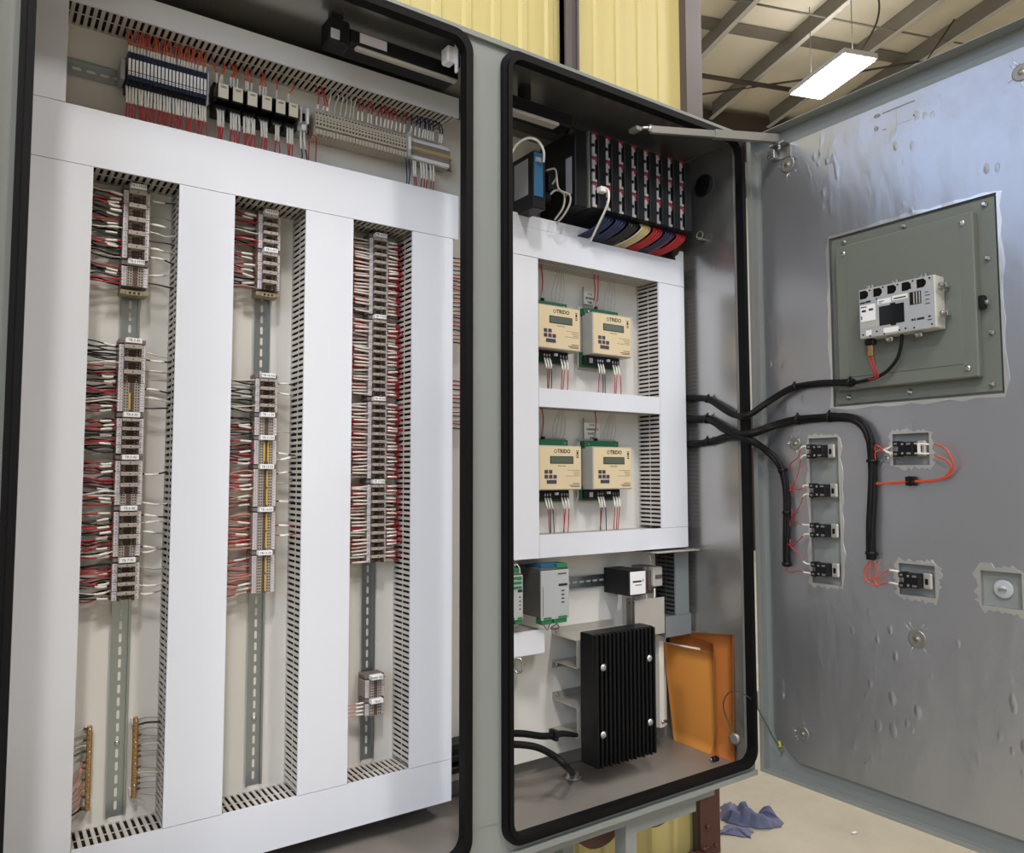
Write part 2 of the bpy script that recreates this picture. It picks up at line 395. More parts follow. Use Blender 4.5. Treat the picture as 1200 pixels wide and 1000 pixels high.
# high bay lamps
def bay_lamp(x, y, label, group=None, power=160, vis=True):
    t = thing('ceiling_lamp', label, 'lamp', H(x, y, 6.5), group)
    c = H(x, y, 6.5)
    mb = MB(); hall_box(mb, x-0.25, x+0.25, y-0.55, y+0.55, 6.515, 6.58, 'fixture_white'); mb.build('lamp_housing', t)
    mb = MB(); hall_box(mb, x-0.235, x+0.235, y-0.51, y+0.51, 6.5, 6.514, 'lamp_on'); mb.build('diffuser', t)
    for dy in (-0.4, 0.4):
        mb = MB(); mb.tube([H(x, y+dy, 6.58), H(x, y+dy, HZ)], 0.006, 'purlin', 5); mb.build('hanger', t)
    L = area('lamp_light', H(x, y, 6.48), H(x, y, 0)-Vector((0,0,0)), 0.47, 1.02, power, (1.0, 0.98, 0.965))
    L.parent = t; L.location = (0, 0, -0.03); L.rotation_euler = (0, 0, -AZ)
    U = area('added_roof_fill', H(x, y, 6.6), H(x, y, 7.7), 0.47, 1.02, power*0.07, (1.0, 0.97, 0.93)); U.parent = t; U.location = (0, 0, 0.10); U.rotation_euler = (math.pi, 0, -AZ)  # added upward fill that brightens the roof deck
    return t
bay_lamp(7.22, 6.88, 'lit rectangular high bay lamp glowing white under the purlins, above the open door')
for (x, y) in ((-3.0, -3.7), (0.3, -3.7), (3.6, -3.7), (-3.0, 6.2), (3.2, 6.6), (7.2, 0.2)):
    bay_lamp(x, y, 'lit high bay lamp of the hall, outside the photographed corner', 'high bay lamps of the rest of the hall')

# ================================================================== yellow clad building directly behind the cabinet
WY = 0.416; WXR = 2.035
P = []
x = WXR; k = 0
mb = MB()
prof = []   # trapezoidal ribs
xx = 0.55
while xx < WXR:
    for dx, dy in ((0, 0), (0.058, 0), (0.066, -0.009), (0.086, -0.009), (0.094, 0)): 
        if xx+dx < WXR: prof.append((xx+dx, WY+0.02+dy))
    xx += 0.1015
prof.append((WXR, WY+0.02))
n = len(prof)
mb.v = [(p[0], p[1], 0.0) for p in prof] + [(p[0], p[1], 3.9) for p in prof]
for i in range(n-1): mb.face([i, i+1, n+i+1, n+i], 'yellow_cladding')
b0 = len(mb.v); mb.box(0.55, WXR+0.06, WY+0.03, WY+2.4, 0, 3.9, 'yellow_cladding')
struct(mb.build('wall_yellow', fix=False))
mb = MB(); mb.box(WXR, WXR+0.082, WY-0.012, WY+0.022, 0, 3.92, 'brown_trim'); mb.box(WXR+0.06, WXR+0.10, WY+0.022, WY+2.42, 0, 3.92, 'brown_trim')
struct(mb.build('trim_1'))
mb = MB(); mb.box(1.475, 1.53, WY-0.012, WY+0.012, 0.46, 3.92, 'brown_trim'); mb.box(1.475, 1.483, WY-0.02, WY+0.012, 2.2, 3.92, 'brown_trim'); mb.box(1.522, 1.53, WY-0.02, WY+0.012, 2.2, 3.92, 'brown_trim')
struct(mb.build('trim_2'))
mb = MB(); mb.box(WXR-0.012, WXR+0.086, WY-0.026, WY-0.013, 0.0, 0.26, 'brown_rust')
for (dx, z) in ((0.02, 0.2), (0.06, 0.235), (0.02, 0.1), (0.06, 0.03), (0.02, 0.03)): mb.lathe((WXR+dx, WY-0.026, z), (0,-1,0), [(0,0.008),(0.004,0.008),(0.006,0.004)], 'brown_rust', 8)
tag(mb.build('base_plate'), 'rusty brown bolted plate at the foot of the corner post below the cabinet', 'plate')
mb = MB(); mb.box(WXR-0.4, WXR+0.04, WY-0.04, WY-0.014, 0.0, 0.03, 'brown_rust')
for i in range(7): mb.lathe((WXR-0.36+i*0.06, WY-0.028, 0.03), (0,0,1), [(0,0.012),(0.008,0.012),(0.012,0.006)], 'brown_rust', 8)
tag(mb.build('base_angle'), 'rusty brown floor angle with bolts along the foot of the yellow wall', 'angle')
mb = MB(); mb.box(WXR+0.12, WXR+0.17, WY+0.10, WY+0.22, 0, 3.3, 'brown_dark'); struct(mb.build('trim_3'))

# ================================================================== the cabinet
CB, CT = 0.450, 2.279            # bottom and top of the body
CW, CD = 1.815, 0.335            # width and depth
cab = thing('electrical_cabinet', 'tall grey two-door steel control cabinet standing open in front of the yellow wall', 'cabinet', (0.9, 0.17, CB))
OPEN = ((0.036, 0.868), (0.966, 1.802))
OZ0, OZ1 = 0.482, 2.262
mb = MB()
mb.box(0, 0.003, 0.0, CD, CB, CT, 'cabinet_inner'); mb.box(CW-0.003, CW, 0.0, CD, CB, CT, 'cabinet_inner')
mb.box(0.003, CW-0.003, 0.0, CD, CT-0.003, CT, 'cabinet_inner'); mb.box(0.003, CW-0.003, CD-0.003, CD, CB, CT-0.003, 'cabinet_inner')
mb.build('cabinet_shell', cab)
mb = MB(); mb.box(0.0035, 0.0045, 0.03, CD-0.004, CB+0.012, CT-0.006, 'liner'); mb.build('side_liner', cab)
mb = MB(); mb.box(CW-0.0045, CW-0.0035, 0.03, CD-0.004, CB+0.012, CT-0.006, 'liner'); mb.build('side_liner', cab)
mb = MB(); mb.box(0.006, CW-0.006, 0.03, CD-0.004, CT-0.0045, CT-0.0035, 'liner'); mb.build('roof_liner', cab)
mb = MB(); mb.box(0.003, CW-0.003, 0.001, CD-0.003, CB, CB+0.01, 'cabinet_floor'); mb.build('cabinet_floor_pan', cab)
mb = MB()
for (x0, x1), (ox0, ox1) in zip(OPEN, ((-0.004, 0.917), (0.917, CW+0.0005))):
    inn = rrect(x0+0.012, x1-0.012, OZ0+0.012, OZ1-0.012, 0.035); outp = []
    for i, p in enumerate(inn):
        q = i // 9; outp.append(((ox1, CT+0.001), (ox0, CT+0.001), (ox0, CB-0.001), (ox1, CB-0.001))[q])
    mb.ringstrip(inn, outp, 'y', -0.001, 0.002, 'cabinet_grey')
    i2 = rrect(x0+0.008, x1-0.008, OZ0+0.008, OZ1-0.008, 0.035); i3 = rrect(x0+0.012, x1-0.012, OZ0+0.012, OZ1-0.012, 0.033)
    mb.ringstrip(i3, i2, 'y', -0.016, 0.0, 'cabinet_grey')
mb.box(0.885, 0.95, -0.0025, -0.001, 0.53, 2.20, 'cabinet_grey')
mb.build('front_frame', cab)
mb = MB(); mb.box(0.9, 0.934, 0.003, CD-0.05, CB+0.03, CT-0.03, 'cabinet_inner') if False else mb.box(0.893, 0.897, 0.002, 0.04, CB+0.01, CT-0.004, 'cabinet_inner'); mb.build('centre_post', cab)
mb = MB(); mb.box(-0.004, CW+0.001, -0.0005, CD, CT+0.0005, CT+0.004, 'cabinet_grey'); mb.box(-0.004, CW+0.001, -0.010, -0.002, CT-0.008, CT+0.004, 'cabinet_grey'); mb.build('top_rim', cab)
mb = MB(); mb.box(-0.004, CW+0.001, -0.010, -0.002, CB-0.004, CB+0.010, 'cabinet_grey'); mb.build('bottom_rim', cab)
for (x0, x1) in OPEN:
    mb = MB()
    mb.ringstrip(rrect(x0+0.013, x1-0.013, OZ0+0.013, OZ1-0.013, 0.034), rrect(x0+0.002, x1-0.002, OZ0+0.002, OZ1-0.002, 0.042), 'y', -0.022, 0.004, 'gasket_black')
    mb.ringstrip(rrect(x0+0.005, x1-0.005, OZ0+0.005, OZ1-0.005, 0.038), rrect(x0-0.008, x1+0.008, OZ0-0.008, OZ1+0.008, 0.046), 'y', -0.017, -0.003, 'gasket_black')
    mb.build('gasket', cab)
# white mounting panel
PNL = 0.300
mb = MB(); mb.box(0.050, 1.780, PNL, PNL+0.004, 0.508, 2.236, 'panel_white'); bp = mb.build('mounting_panel', cab)

# ------------------------------------------------------------------ stand below
st = thing('cabinet_stand', 'grey steel channel stand carrying the cabinet in front of the yellow wall', 'stand', (0.9, 0.1, 0))
mb = MB(); mb.box(0.0, 1.66, 0.012, 0.05, CB-0.030, CB-0.001, 'cabinet_grey'); mb.box(0.0, 1.66, 0.28, 0.32, CB-0.030, CB-0.001, 'cabinet_grey'); mb.build('rail', st)
for (x, y) in ((0.06, 0.02), (1.343, 0.02), (0.06, 0.27), (1.343, 0.27)):
    mb = MB(); mb.box(x, x+0.036, y, y+0.004, 0.0, CB-0.030, 'cabinet_grey'); mb.box(x, x+0.004, y+0.004, y+0.04, 0.0, CB-0.030, 'cabinet_grey'); mb.box(x-0.02, x+0.056, y-0.01, y+0.06, 0, 0.008, 'cabinet_grey'); mb.build('leg', st)
mb = MB(); mb.box(1.379, 1.60, 0.024, 0.03, CB-0.062, CB-0.028, 'cabinet_grey'); mb.build('gusset', st)
for (x, label) in ((1.30, 'brown half-round clip hanging under the cabinet left of the stand leg'), (1.50, 'brown half-round clip hanging under the cabinet right of the stand leg')):
    mb = MB(); pts = [(x-0.055*math.cos(a), CB-0.064-0.028*math.sin(a)) for a in [math.pi*i/10 for i in range(11)]]
    mb.prism(pts, 'y', 0.066, 0.13, 'brown_rust'); tag(mb.build('pipe_clip'), label, 'clip')
# ================================================================== wiring ducts
mat('loom_dark', (30, 24, 24), 0.7, vary=0.3, scale=40, spec=0.2)
mat('clamp_grey', (122, 110, 104), 0.5, vary=0.06, scale=60)
FR = 0.200     # front plane of the duct covers
def duct(label, x0, x1, z0, z1, axis, cover='white_pvc', side='duct_grey', walls=(1, 1), spans=None, name='wiring_duct', group=None, front=FR, wires=('loom_dark',), wire_n=12, phase=0.0, pitch=0.0128, slot=0.0060, back=PNL-0.0005):
    t = thing(name, label, 'duct', ((x0+x1)/2, PNL, (z0+z1)/2), group)
    d = back - front; th = 0.002; lo, hi = (z0, z1) if axis == 'z' else (x0, x1)
    q0, q1 = (x0, x1) if axis == 'z' else (z0, z1)
    mb = MB()
    def bx(a0, a1, y0, y1, c0, c1, m):      # a across, c along
        if axis == 'z': mb.box(a0, a1, y0, y1, c0, c1, m)
        else: mb.box(c0, c1, y0, y1, a0, a1, m)
    ins = 0.0035
    bx(q0+ins, q1-ins, back-th, back, lo, hi, side)
    for w, a in ((0, q0+ins), (1, q1-ins-th)):
        if not walls[w]:
            bx(a, a+th, front+0.006, back-th, lo, hi, side); continue
        bx(a, a+th, back-0.005, back-th, lo, hi, side)
        bx(a, a+th, front+0.0025, front+0.0055, lo, hi, side)
        ym = front + d*0.50
        bx(a, a+th, ym-0.0009, ym+0.0009, lo, hi, side)
        c = lo + phase
        while c < hi - 0.001:
            c1 = min(c+pitch-slot, hi)
            bx(a, a+th, front+0.0055, ym-0.0009, c, c1, side); bx(a, a+th, ym+0.0009, back-0.005, c, c1, side)
            c += pitch
    mb.build('slotted_channel', t)
    mb = MB(); bx(q0, q1, front, front+0.0022, lo, hi, cover); bx(q0, q0+0.0018, front+0.0022, front+0.0055, lo, hi, cover); bx(q1-0.0018, q1, front+0.0022, front+0.0055, lo, hi, cover)
    mb.build('cover', t)
    if wire_n:
        mb = MB(); rnd = random.Random(hash((round(x0, 3), round(z0, 3))) & 0xffff)
        spots = [(q0+0.0155, k) for k in range(5)] + [(q1-0.0155, k) for k in range(5)] + [((q0+q1)/2, 1), ((q0+q1)/2, 3)]
        for i, (a, k4) in enumerate(spots):
            y = back-0.011-k4*(d-0.026)/4.4
            P = []
            for k in range(9):
                c = lo+0.01 + (hi-lo-0.02)*k/8; da = rnd.uniform(-.001, .001); dy = rnd.uniform(-.001, .001)
                P.append((a+da, y+dy, c) if axis == 'z' else (c, y+dy, a+da))
            mb.tube(P, 0.0098, wires[i % len(wires)], 6)
        o = mb.build('wires_inside', t); o['kind'] = 'stuff'
    return t

duct('wide white duct cover down the far left edge of the cabinet', 0.050, 0.1585, 0.508, 1.8700, 'z')
duct('white horizontal duct with plain cover between the top row and the three terminal columns', 0.050, 0.967, 1.8712, 1.9830, 'x')
duct('narrow white vertical duct in the top left corner', 0.050, 0.1085, 1.9842, 2.1846, 'z')
duct('white horizontal duct along the very top of the left compartment', 0.050, 0.967, 2.1858, 2.2360, 'x')
duct('white vertical duct between the first and second terminal columns', 0.3125, 0.4220, 0.6062, 1.8700, 'z', phase=0.004)
duct('white vertical duct between the second and third terminal columns', 0.5755, 0.6870, 0.6062, 1.8700, 'z', phase=0.002)
duct('white vertical duct right of the third terminal column, beside the centre post', 0.8390, 0.9510, 0.6062, 1.8700, 'z', phase=0.006)
duct('white horizontal duct along the bottom of the left compartment', 0.160, 0.9510, 0.5090, 0.6050, 'x')
# ducts of the right compartment
duct('white vertical duct left of the four meters', 1.100, 1.2150, 1.064, 1.8640, 'z')
duct('white horizontal duct above the upper pair of meters, below the black module rack', 1.100, 1.7800, 1.8655, 1.9440, 'x')
duct('white horizontal duct between the two pairs of meters', 1.2162, 1.6680, 1.4640, 1.5140, 'x')
duct('white vertical duct right of the four meters', 1.6690, 1.7800, 1.1255, 1.8640, 'z', phase=0.005)
duct('white horizontal duct below the lower pair of meters', 1.2162, 1.7800, 1.0640, 1.1245, 'x')
# raised ends of the upper cover
mb = MB(); mb.box(1.100, 1.405, FR, FR+0.0022, 1.9445, 1.977, 'white_pvc'); mb.box(1.402, 1.4052, FR+0.0022, FR+0.02, 1.9445, 1.977, 'white_pvc')
tag(mb.build('duct_cover_strip'), 'raised white cover strip left of the wire bundles above the meters', 'cover')
mb = MB(); mb.prism([(1.745, 1.9445), (1.780, 1.9445), (1.780, 1.976), (1.764, 1.976), (1.757, 1.964), (1.745, 1.957)], 'y', FR, FR+0.0022, 'white_pvc')
tag(mb.build('duct_cover_tab'), 'small white cover tab right of the wire bundles above the meters', 'cover')
# grey ducts low in the right compartment
mat('pvc_dark_grey', (124, 130, 134), 0.45, vary=0.03, scale=20)
mat('slot_side_grey', (70, 70, 72), 0.5, vary=0.05, scale=20)
duct('dark grey vertical slotted duct at the right edge below the meters', 1.735, 1.792, 0.862, 1.050, 'z', cover='pvc_dark_grey', side='slot_side_grey', wire_n=4, front=0.212)
duct('dark grey horizontal duct above the orange envelope', 1.69, 1.800, 0.800, 0.861, 'x', cover='pvc_dark_grey', side='pvc_dark_grey', wire_n=0, front=0.212)
mb = MB(); mb.box(1.62, 1.800, 0.172, PNL-0.001, 1.0540, 1.0575, 'aluminium', 0.001); tag(mb.build('mounting_shelf'), 'thin metal shelf edge sticking out under the lowest white duct', 'shelf')

# ================================================================== DIN rails
def din_rail(label, c, lo, hi, axis, y=PNL, w=0.035, holes=True):
    """top-hat rail: base strip, two side walls, two lips"""
    t = thing('mounting_rail', label, 'rail', (c, y, lo) if axis == 'z' else (lo, y, c))
    prof = [(-w/2, -0.0075), (-w/2+0.004, -0.0075), (-w/2+0.004, -0.0012), (w/2-0.004, -0.0012), (w/2-0.004, -0.0075), (w/2, -0.0075), (w/2, -0.0065), (w/2-0.003, -0.0065), (w/2-0.003, -0.0002), (-w/2+0.003, -0.0002), (-w/2+0.003, -0.0065), (-w/2, -0.0065)]
    mb = MB()
    segs = []
    if axis == 'z': mb.prism([(c+a, y+b) for a, b in prof], 'z', lo, hi, 'zinc_rail')
    else:
        k = len(mb.v); n = len(prof)
        mb.v += [(lo, y+b, c+a) for a, b in prof] + [(hi, y+b, c+a) for a, b in prof]
        mb.face([k+i for i in range(n)], 'zinc_rail'); mb.face([k+n+i for i in range(n)][::-1], 'zinc_rail')
        for i in range(n): j = (i+1) % n; mb.face([k+i, k+n+i, k+n+j, k+j], 'zinc_rail')
    mb.build('rail_profile', t)
    if holes:    # long punched slots show the white panel behind
        mb = MB(); s = lo+0.012
        while s < hi-0.015:
            pts = [(c + 0.0026*math.cos(a), s+0.0026 + 0.0026*math.sin(a)) for a in [math.pi+math.pi*i/4 for i in range(5)]] + [(c + 0.0026*math.cos(a), s+0.0145 + 0.0026*math.sin(a)) for a in [math.pi*i/4 for i in range(5)]]
            if axis == 'z': mb.prism(pts, 'y', y-0.0016, y-0.0011, 'panel_white')
            else: mb.prism([(b, a) for a, b in pts], 'y', y-0.0016, y-0.0011, 'panel_white')
            s += 0.025
        o = mb.build('punched_slots', t)
        mb = MB()
        for q in (lo+0.14, (lo+hi)/2, hi-0.1):
            p = (c, y-0.0012, q) if axis == 'z' else (q, y-0.0012, c)
            mb.lathe(p, (0, -1, 0), [(0, 0.005), (0.0022, 0.005), (0.0034, 0.003)], 'steel', 10)
            break
        mb.build('screw', t)
    return t
R1, R2, R3 = 0.2430, 0.5110, 0.7750        # rail centre lines
din_rail('left vertical zinc mounting rail with slots, carrying the first terminal column', R1, 0.612, 1.868, 'z')
din_rail('middle vertical zinc mounting rail carrying the second terminal column', R2, 0.612, 1.868, 'z')
din_rail('right vertical zinc mounting rail carrying the tall third terminal column', R3, 0.612, 1.868, 'z')
RT = A(112, 84, 0.29).z
din_rail('horizontal zinc rail of the top row of relays and terminals', RT, 0.112, 1.0, 'x')
RR = (A(692, 675, .29).z + A(692, 688, .29).z)/2
din_rail('short horizontal slotted rail between the grey power supply and the black relay', RR, 1.12, 1.735, 'x')

# ================================================================== terminal blocks
TBW = 0.0500; YF = 0.2925
def unit_proto(p, name='terminal_block'):
    """one multi-level terminal block (pitch p along Z), origin on the rail centre"""
    h = p/2 - 0.0003; m = MB(); g = 'terminal_grey'
    m.box(-.0245, .0245, -.0300, 0, -h, h, g)                                   # foot and body
    m.box(-.0245, -.0150, -.0400, -.0300, -h, h, g); m.box(.0150, .0245, -.0400, -.0300, -h, h, g)
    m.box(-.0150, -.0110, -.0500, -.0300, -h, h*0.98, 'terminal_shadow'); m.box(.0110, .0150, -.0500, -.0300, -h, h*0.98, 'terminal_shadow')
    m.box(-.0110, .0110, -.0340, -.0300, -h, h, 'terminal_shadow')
    bt = min(0.0085, p*0.36)                                                    # the light bar with its screw
    m.box(-.0160, .0160, -.0530, -.0300, h-bt, h, g, 0.0006)
    m.cyl((0, -.0530, h-bt/2), (0, -1, 0), .0014, .0003, 'dark_hole', 8)
    for x in (-.0100, .0100): m.cyl((x, -.0530, h-bt/2), (0, -1, 0), .0006, .0003, 'dark_hole', 6)
    n = 3 if p > 0.02 else 2
    for i in range(n):                                                          # pins left and right in the recess
        z = -h + (2*h-bt)*(i+0.5)/n
        for s in (-1, 1):
            m.box(s*.0135-.0014, s*.0135+.0014, -.0503, -.0500, z-.0011, z+.0011, 'dark_hole')
            m.box(s*.0085-.0016, s*.0085+.0016, -.0420, -.0340, z-.0010, z+.0010, g)
    root = m.build(name)
    for s in (-1, 1):
        k = MB(); x0, x1 = (-.0240, -.0155) if s < 0 else (.0158, .0235)
        k.box(x0, x1, -.0408, -.0400, -h+.0006, h-.0003, 'strip_white')
        for i in range(n):
            z = -h + 2*h*(i+0.5)/n; k.box((x0+x1)/2-.0012, (x0+x1)/2+.0010, -.0409, -.0408, z-.0008, z+.0008, 'ink_black')
        k.build('marker_strip', root)
    return root
def thin_proto(p, name='terminal_block', yellow=False):
    h = p/2 - 0.0002; m = MB(); g = 'terminal_grey'
    m.box(-.0245, .0245, -.0300, 0, -h, h, g)
    m.box(-.0245, -.0150, -.0400, -.0300, -h, h, g); m.box(.0150, .0245, -.0400, -.0300, -h, h, g)
    m.box(-.0150, .0150, -.0440, -.0300, -h, h, g)
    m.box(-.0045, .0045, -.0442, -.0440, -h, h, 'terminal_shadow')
    for x in (-.0125, -.0078, .0078, .0125): m.box(x-.0012, x+.0012, -.0443, -.0440, -h*0.45, h*0.45, 'dark_hole')
    m.box(-.0240, -.0155, -.0404, -.0400, -h*0.9, h*0.9, 'strip_white'); m.box(.0158, .0235, -.0404, -.0400, -h*0.9, h*0.9, 'strip_white')
    m.box(-.0205, -.0190, -.0405, -.0404, -h*0.3, h*0.3, 'ink_black')
    return m.build(name)
def end_bracket(label, c, z, text, group=None, olive=False, axis='z'):
    """grey end clamp with a white group tag"""
    t = thing('group_marker', label, 'marker', (c, YF, z))
    m = MB(); m.box(c-.0245, c+.0245, YF-.0380, YF, z-.0045, z+.0045, 'clamp_grey', 0.001); m.build('end_clamp', t)
    m = MB(); m.box(c-.0150, c+.0150, YF-.0560, YF-.0382, z-.0050, z+.0050, 'marker_white', 0.0008); m.build('tag_plate', t)
    text_obj('lettering', text, 0.0066, (c, YF-.0562, z), 'y', 'ink_black', t)
    return t
def zat(u, v, y=0.24): return A(u, v, y).z
protos = {}
ORD = ['topmost', 'second', 'third', 'fourth', 'fifth', 'sixth', 'seventh', 'eighth', 'ninth', 'tenth', 'eleventh', 'twelfth']
def olab(i, n, rest):
    if i == 0: return 'topmost %s' % rest
    if i == n-1: return 'lowest %s' % rest
    return '%s from the top, %s' % (ORD[i], rest)
def put_units(c, ztop, zbot, n, lab, group):
    p = (ztop-zbot)/n
    key = round(p, 4)
    for i in range(n):
        loc = (c, YF, ztop - p*(i+0.5)); label = olab(i, n, lab)
        if key not in protos:
            o = unit_proto(p); o.location = loc; protos[key] = o; tag(o, label, 'terminal block', group)
        else: copy_tree(protos[key], loc, label, group)
thins = {}
def put_thin(c, ztop, zbot, lab, group, pitch=0.0060):
    n = max(1, round((ztop-zbot)/pitch)); p = (ztop-zbot)/n; key = round(p, 5)
    for i in range(n):
        loc = (c, YF, ztop - p*(i+0.5)); label = olab(i, n, lab)
        if key not in thins:
            o = thin_proto(p); o.location = loc; thins[key] = o; tag(o, label, 'terminal block', group)
        else: copy_tree(thins[key], loc, label, group)
def olive_clamp(label, c, z):
    m = MB(); m.box(c-.0260, c+.0260, YF-.036, YF-.0005, z-.0060, z+.0040, 'terminal_olive', 0.0015); m.box(c-.016, c+.016, YF-.040, YF-.030, z-.0075, z+.001, 'terminal_olive', 0.001)
    for x in (-.008, 0, .008): m.box(c+x-.002, c+x+.002, YF-.0403, YF-.0400, z-.005, z-.001, 'dark_hole')
    tag(m.build('end_clamp'), label, 'clamp')
def jumper(c, dx, ztop, zbot, label):
    m = MB(); m.box(c+dx-.0014, c+dx+.0014, YF-.0465, YF-.0443, zbot, ztop, 'yellow_jumper', 0.0005)
    tag(m.build('jumper_bar'), label, 'jumper', None)

NUMW = {'1': 'one', '2': 'two', '3': 'three', '4': 'four', '5': 'five', '6': 'six', '7': 'seven', '8': 'eight', '9': 'nine', '10': 'ten', '11': 'eleven', '12': 'twelve', '13': 'thirteen', '14': 'fourteen', '15': 'fifteen', '16': 'sixteen', '17': 'seventeen', '18': 'eighteen', '19': 'nineteen', '20': 'twenty', '21': 'twenty-one'}
def words(t):
    return ' '.join(NUMW.get(w, w) for w in t.replace('TB-', 'TB ').split())
COLS = []     # (rail, ztop, zbot, short name) for the wires
def column(c, u, items, cname):
    """items: list of (kind, v_top, v_bottom, n, tag text)"""
    for it in items:
        kind, v0, v1, n, nm = it
        z0, z1 = zat(u(v0), v0), zat(u(v1), v1)
        if kind == 'tag': end_bracket('white tag reading %s on the %s terminal column' % (words(nm), cname), c, (z0+z1)/2, nm)
        elif kind == 'unit': put_units(c, z0, z1, n, 'wide terminal block of section %s, %s column' % (words(nm), cname), 'blocks of %s' % words(nm))
        elif kind == 'thin': put_thin(c, z0, z1, 'slim terminal block of section %s, %s column' % (words(nm), cname), 'slim blocks of %s' % words(nm))
        elif kind == 'olive': olive_clamp('olive end clamp closing section %s of the %s column' % (words(nm), cname), c, (z0+z1)/2)
        if kind in ('unit', 'thin'): COLS.append((c, z0, z1, nm, cname))
u1 = lambda v: 157 - (v-250)*0.030
column(R1, u1, [('tag', 214, 222, 0, 'TB-1 MCR'), ('unit', 222, 302, 5, 'TB-1'), ('tag', 302, 311, 0, 'TB-2 MTR'), ('thin', 311, 334, 8, 'TB-2'), ('olive', 335, 345, 0, 'TB-2'),
    ('tag', 395, 403, 0, 'TB 3 AI'), ('unit', 403, 448, 3, 'TB 3'), ('thin', 448, 482, 10, 'TB 3'), ('tag', 482, 490, 0, 'TB 4 AI'), ('unit', 490, 532, 4, 'TB 4'), ('tag', 532, 540, 0, 'TB 5 AI'),
    ('unit', 540, 579, 3, 'TB 5'), ('thin', 579, 592, 4, 'TB 5'), ('tag', 592, 600, 0, 'TB 6 AI'), ('unit', 600, 640, 3, 'TB 6'), ('thin', 640, 653, 4, 'TB 6'), ('tag', 653, 661, 0, 'TB 7 AI'), ('unit', 661, 705, 4, 'TB 7')], 'left')
u2 = lambda v: 312 - (v-250)*0.017
column(R2, u2, [('tag', 245, 250, 0, 'TB 8 AO'), ('unit', 250, 290, 4, 'TB 8'), ('tag', 290, 295, 0, 'TB 9 AO'), ('unit', 295, 338, 4, 'TB 9'), ('olive', 338, 346, 0, 'TB 9'),
    ('tag', 437, 443, 0, 'TB 10 AO'), ('unit', 443, 483, 4, 'TB 10'), ('tag', 483, 489, 0, 'TB 11 DI'), ('thin', 489, 510, 5, 'TB 11'), ('tag', 510, 516, 0, 'TB 12 DI'), ('thin', 516, 544, 7, 'TB 12'),
    ('tag', 544, 550, 0, 'TB 13 DI'), ('thin', 550, 594, 12, 'TB 13'), ('tag', 594, 601, 0, 'TB 14 DI'), ('thin', 601, 645, 12, 'TB 14'), ('tag', 645, 652, 0, 'TB 15 DI'), ('thin', 652, 696, 12, 'TB 15')], 'middle')
u3 = lambda v: 447 - (v-275)*0.016
column(R3, u3, [('tag', 273, 279, 0, 'TB 16 DO'), ('unit', 279, 368, 10, 'TB 16'), ('tag', 368, 375, 0, 'TB 17 DO'), ('unit', 375, 464, 10, 'TB 17'), ('tag', 464, 471, 0, 'TB 18 DO'), ('unit', 471, 561, 10, 'TB 18'),
    ('tag', 561, 568, 0, 'TB 19 DO'), ('unit', 568, 660, 10, 'TB 19'), ('tag', 791, 798, 0, 'SPARE TB-20'), ('thin', 798, 819, 6, 'TB-20'), ('tag', 819, 826, 0, 'TB-21'), ('thin', 826, 840, 4, 'TB-21')], 'right')
def zz(v, u): return zat(u(v), v)
jumper(R1, -.0035, zz(460, u1), zz(480, u1), 'short yellow jumper bar in section TB three of the left column')
for (a, b, dx, nm) in ((518, 541, -.004, 'left jumper bar of section TB twelve'), (518, 541, .004, 'right jumper bar of section TB twelve'), (552, 571, .003, 'upper jumper bar of section TB thirteen'), (573, 592, .003, 'lower jumper bar of section TB thirteen'),
    (603, 622, .003, 'upper jumper bar of section TB fourteen'), (624, 643, .003, 'lower jumper bar of section TB fourteen'), (654, 672, .003, 'upper jumper bar of section TB fifteen'), (674, 694, .003, 'lower jumper bar of section TB fifteen')):
    jumper(R2, dx, zz(a, u2), zz(b, u2), 'yellow %s in the middle column' % nm)
# ================================================================== wires of the left compartment
SLEEVE = {'white': 'sleeve_white'}
WN = [0]
REST = []        # wires beyond the first three hundred go into one object per colour group
def wire(pts, r, m, label, group=None, s0=None, s1=None, sm='sleeve_white', name='wire', smooth=4):
    P = spline(pts, smooth)
    WN[0] += 1
    mb = MB(); o0 = P[0]
    mb.tube(P, r, m, 5)
    o = mb.build(name, origin=o0, fix=False)
    tag(o, label, 'wire', group)
    if s0 is not None:
        L = [0.0]
        for i in range(1, len(P)): L.append(L[-1] + (P[i]-P[i-1]).length)
        T = L[-1]
        def at(d):
            d = max(0, min(T, d))
            for i in range(1, len(L)):
                if L[i] >= d:
                    t = (d-L[i-1])/max(1e-9, L[i]-L[i-1]); return P[i-1].lerp(P[i], t)
            return P[-1]
        k = MB(); k.tube([at(s0+(s1-s0)*j/4) for j in range(5)], r*1.6, sm, 6)
        k.build('marker_sleeve', o, fix=False)
    return o
def extra_wires(jobs, name, label, cat='wires'):
    mb = MB()
    for pts, r, m, s0, s1 in jobs:
        P = spline(pts, 3); mb.tube(P, r, m, 5)
        if s0 is not None:
            n = len(P)-1; a = P[int(n*s0)]; b = P[max(int(n*s0)+1, int(n*s1))]; mb.tube([a, b], r*1.6, 'sleeve_white', 6)
    tag(mb.build(name, fix=False), label, cat, None, 'stuff')
CN = {'wire_red': 'red', 'wire_black': 'black', 'wire_white': 'white', 'wire_green': 'green', 'wire_pink': 'pink', 'wire_blue': 'dark blue', 'wire_orange': 'orange', 'wire_clear': 'clear'}
R = random.Random(11)
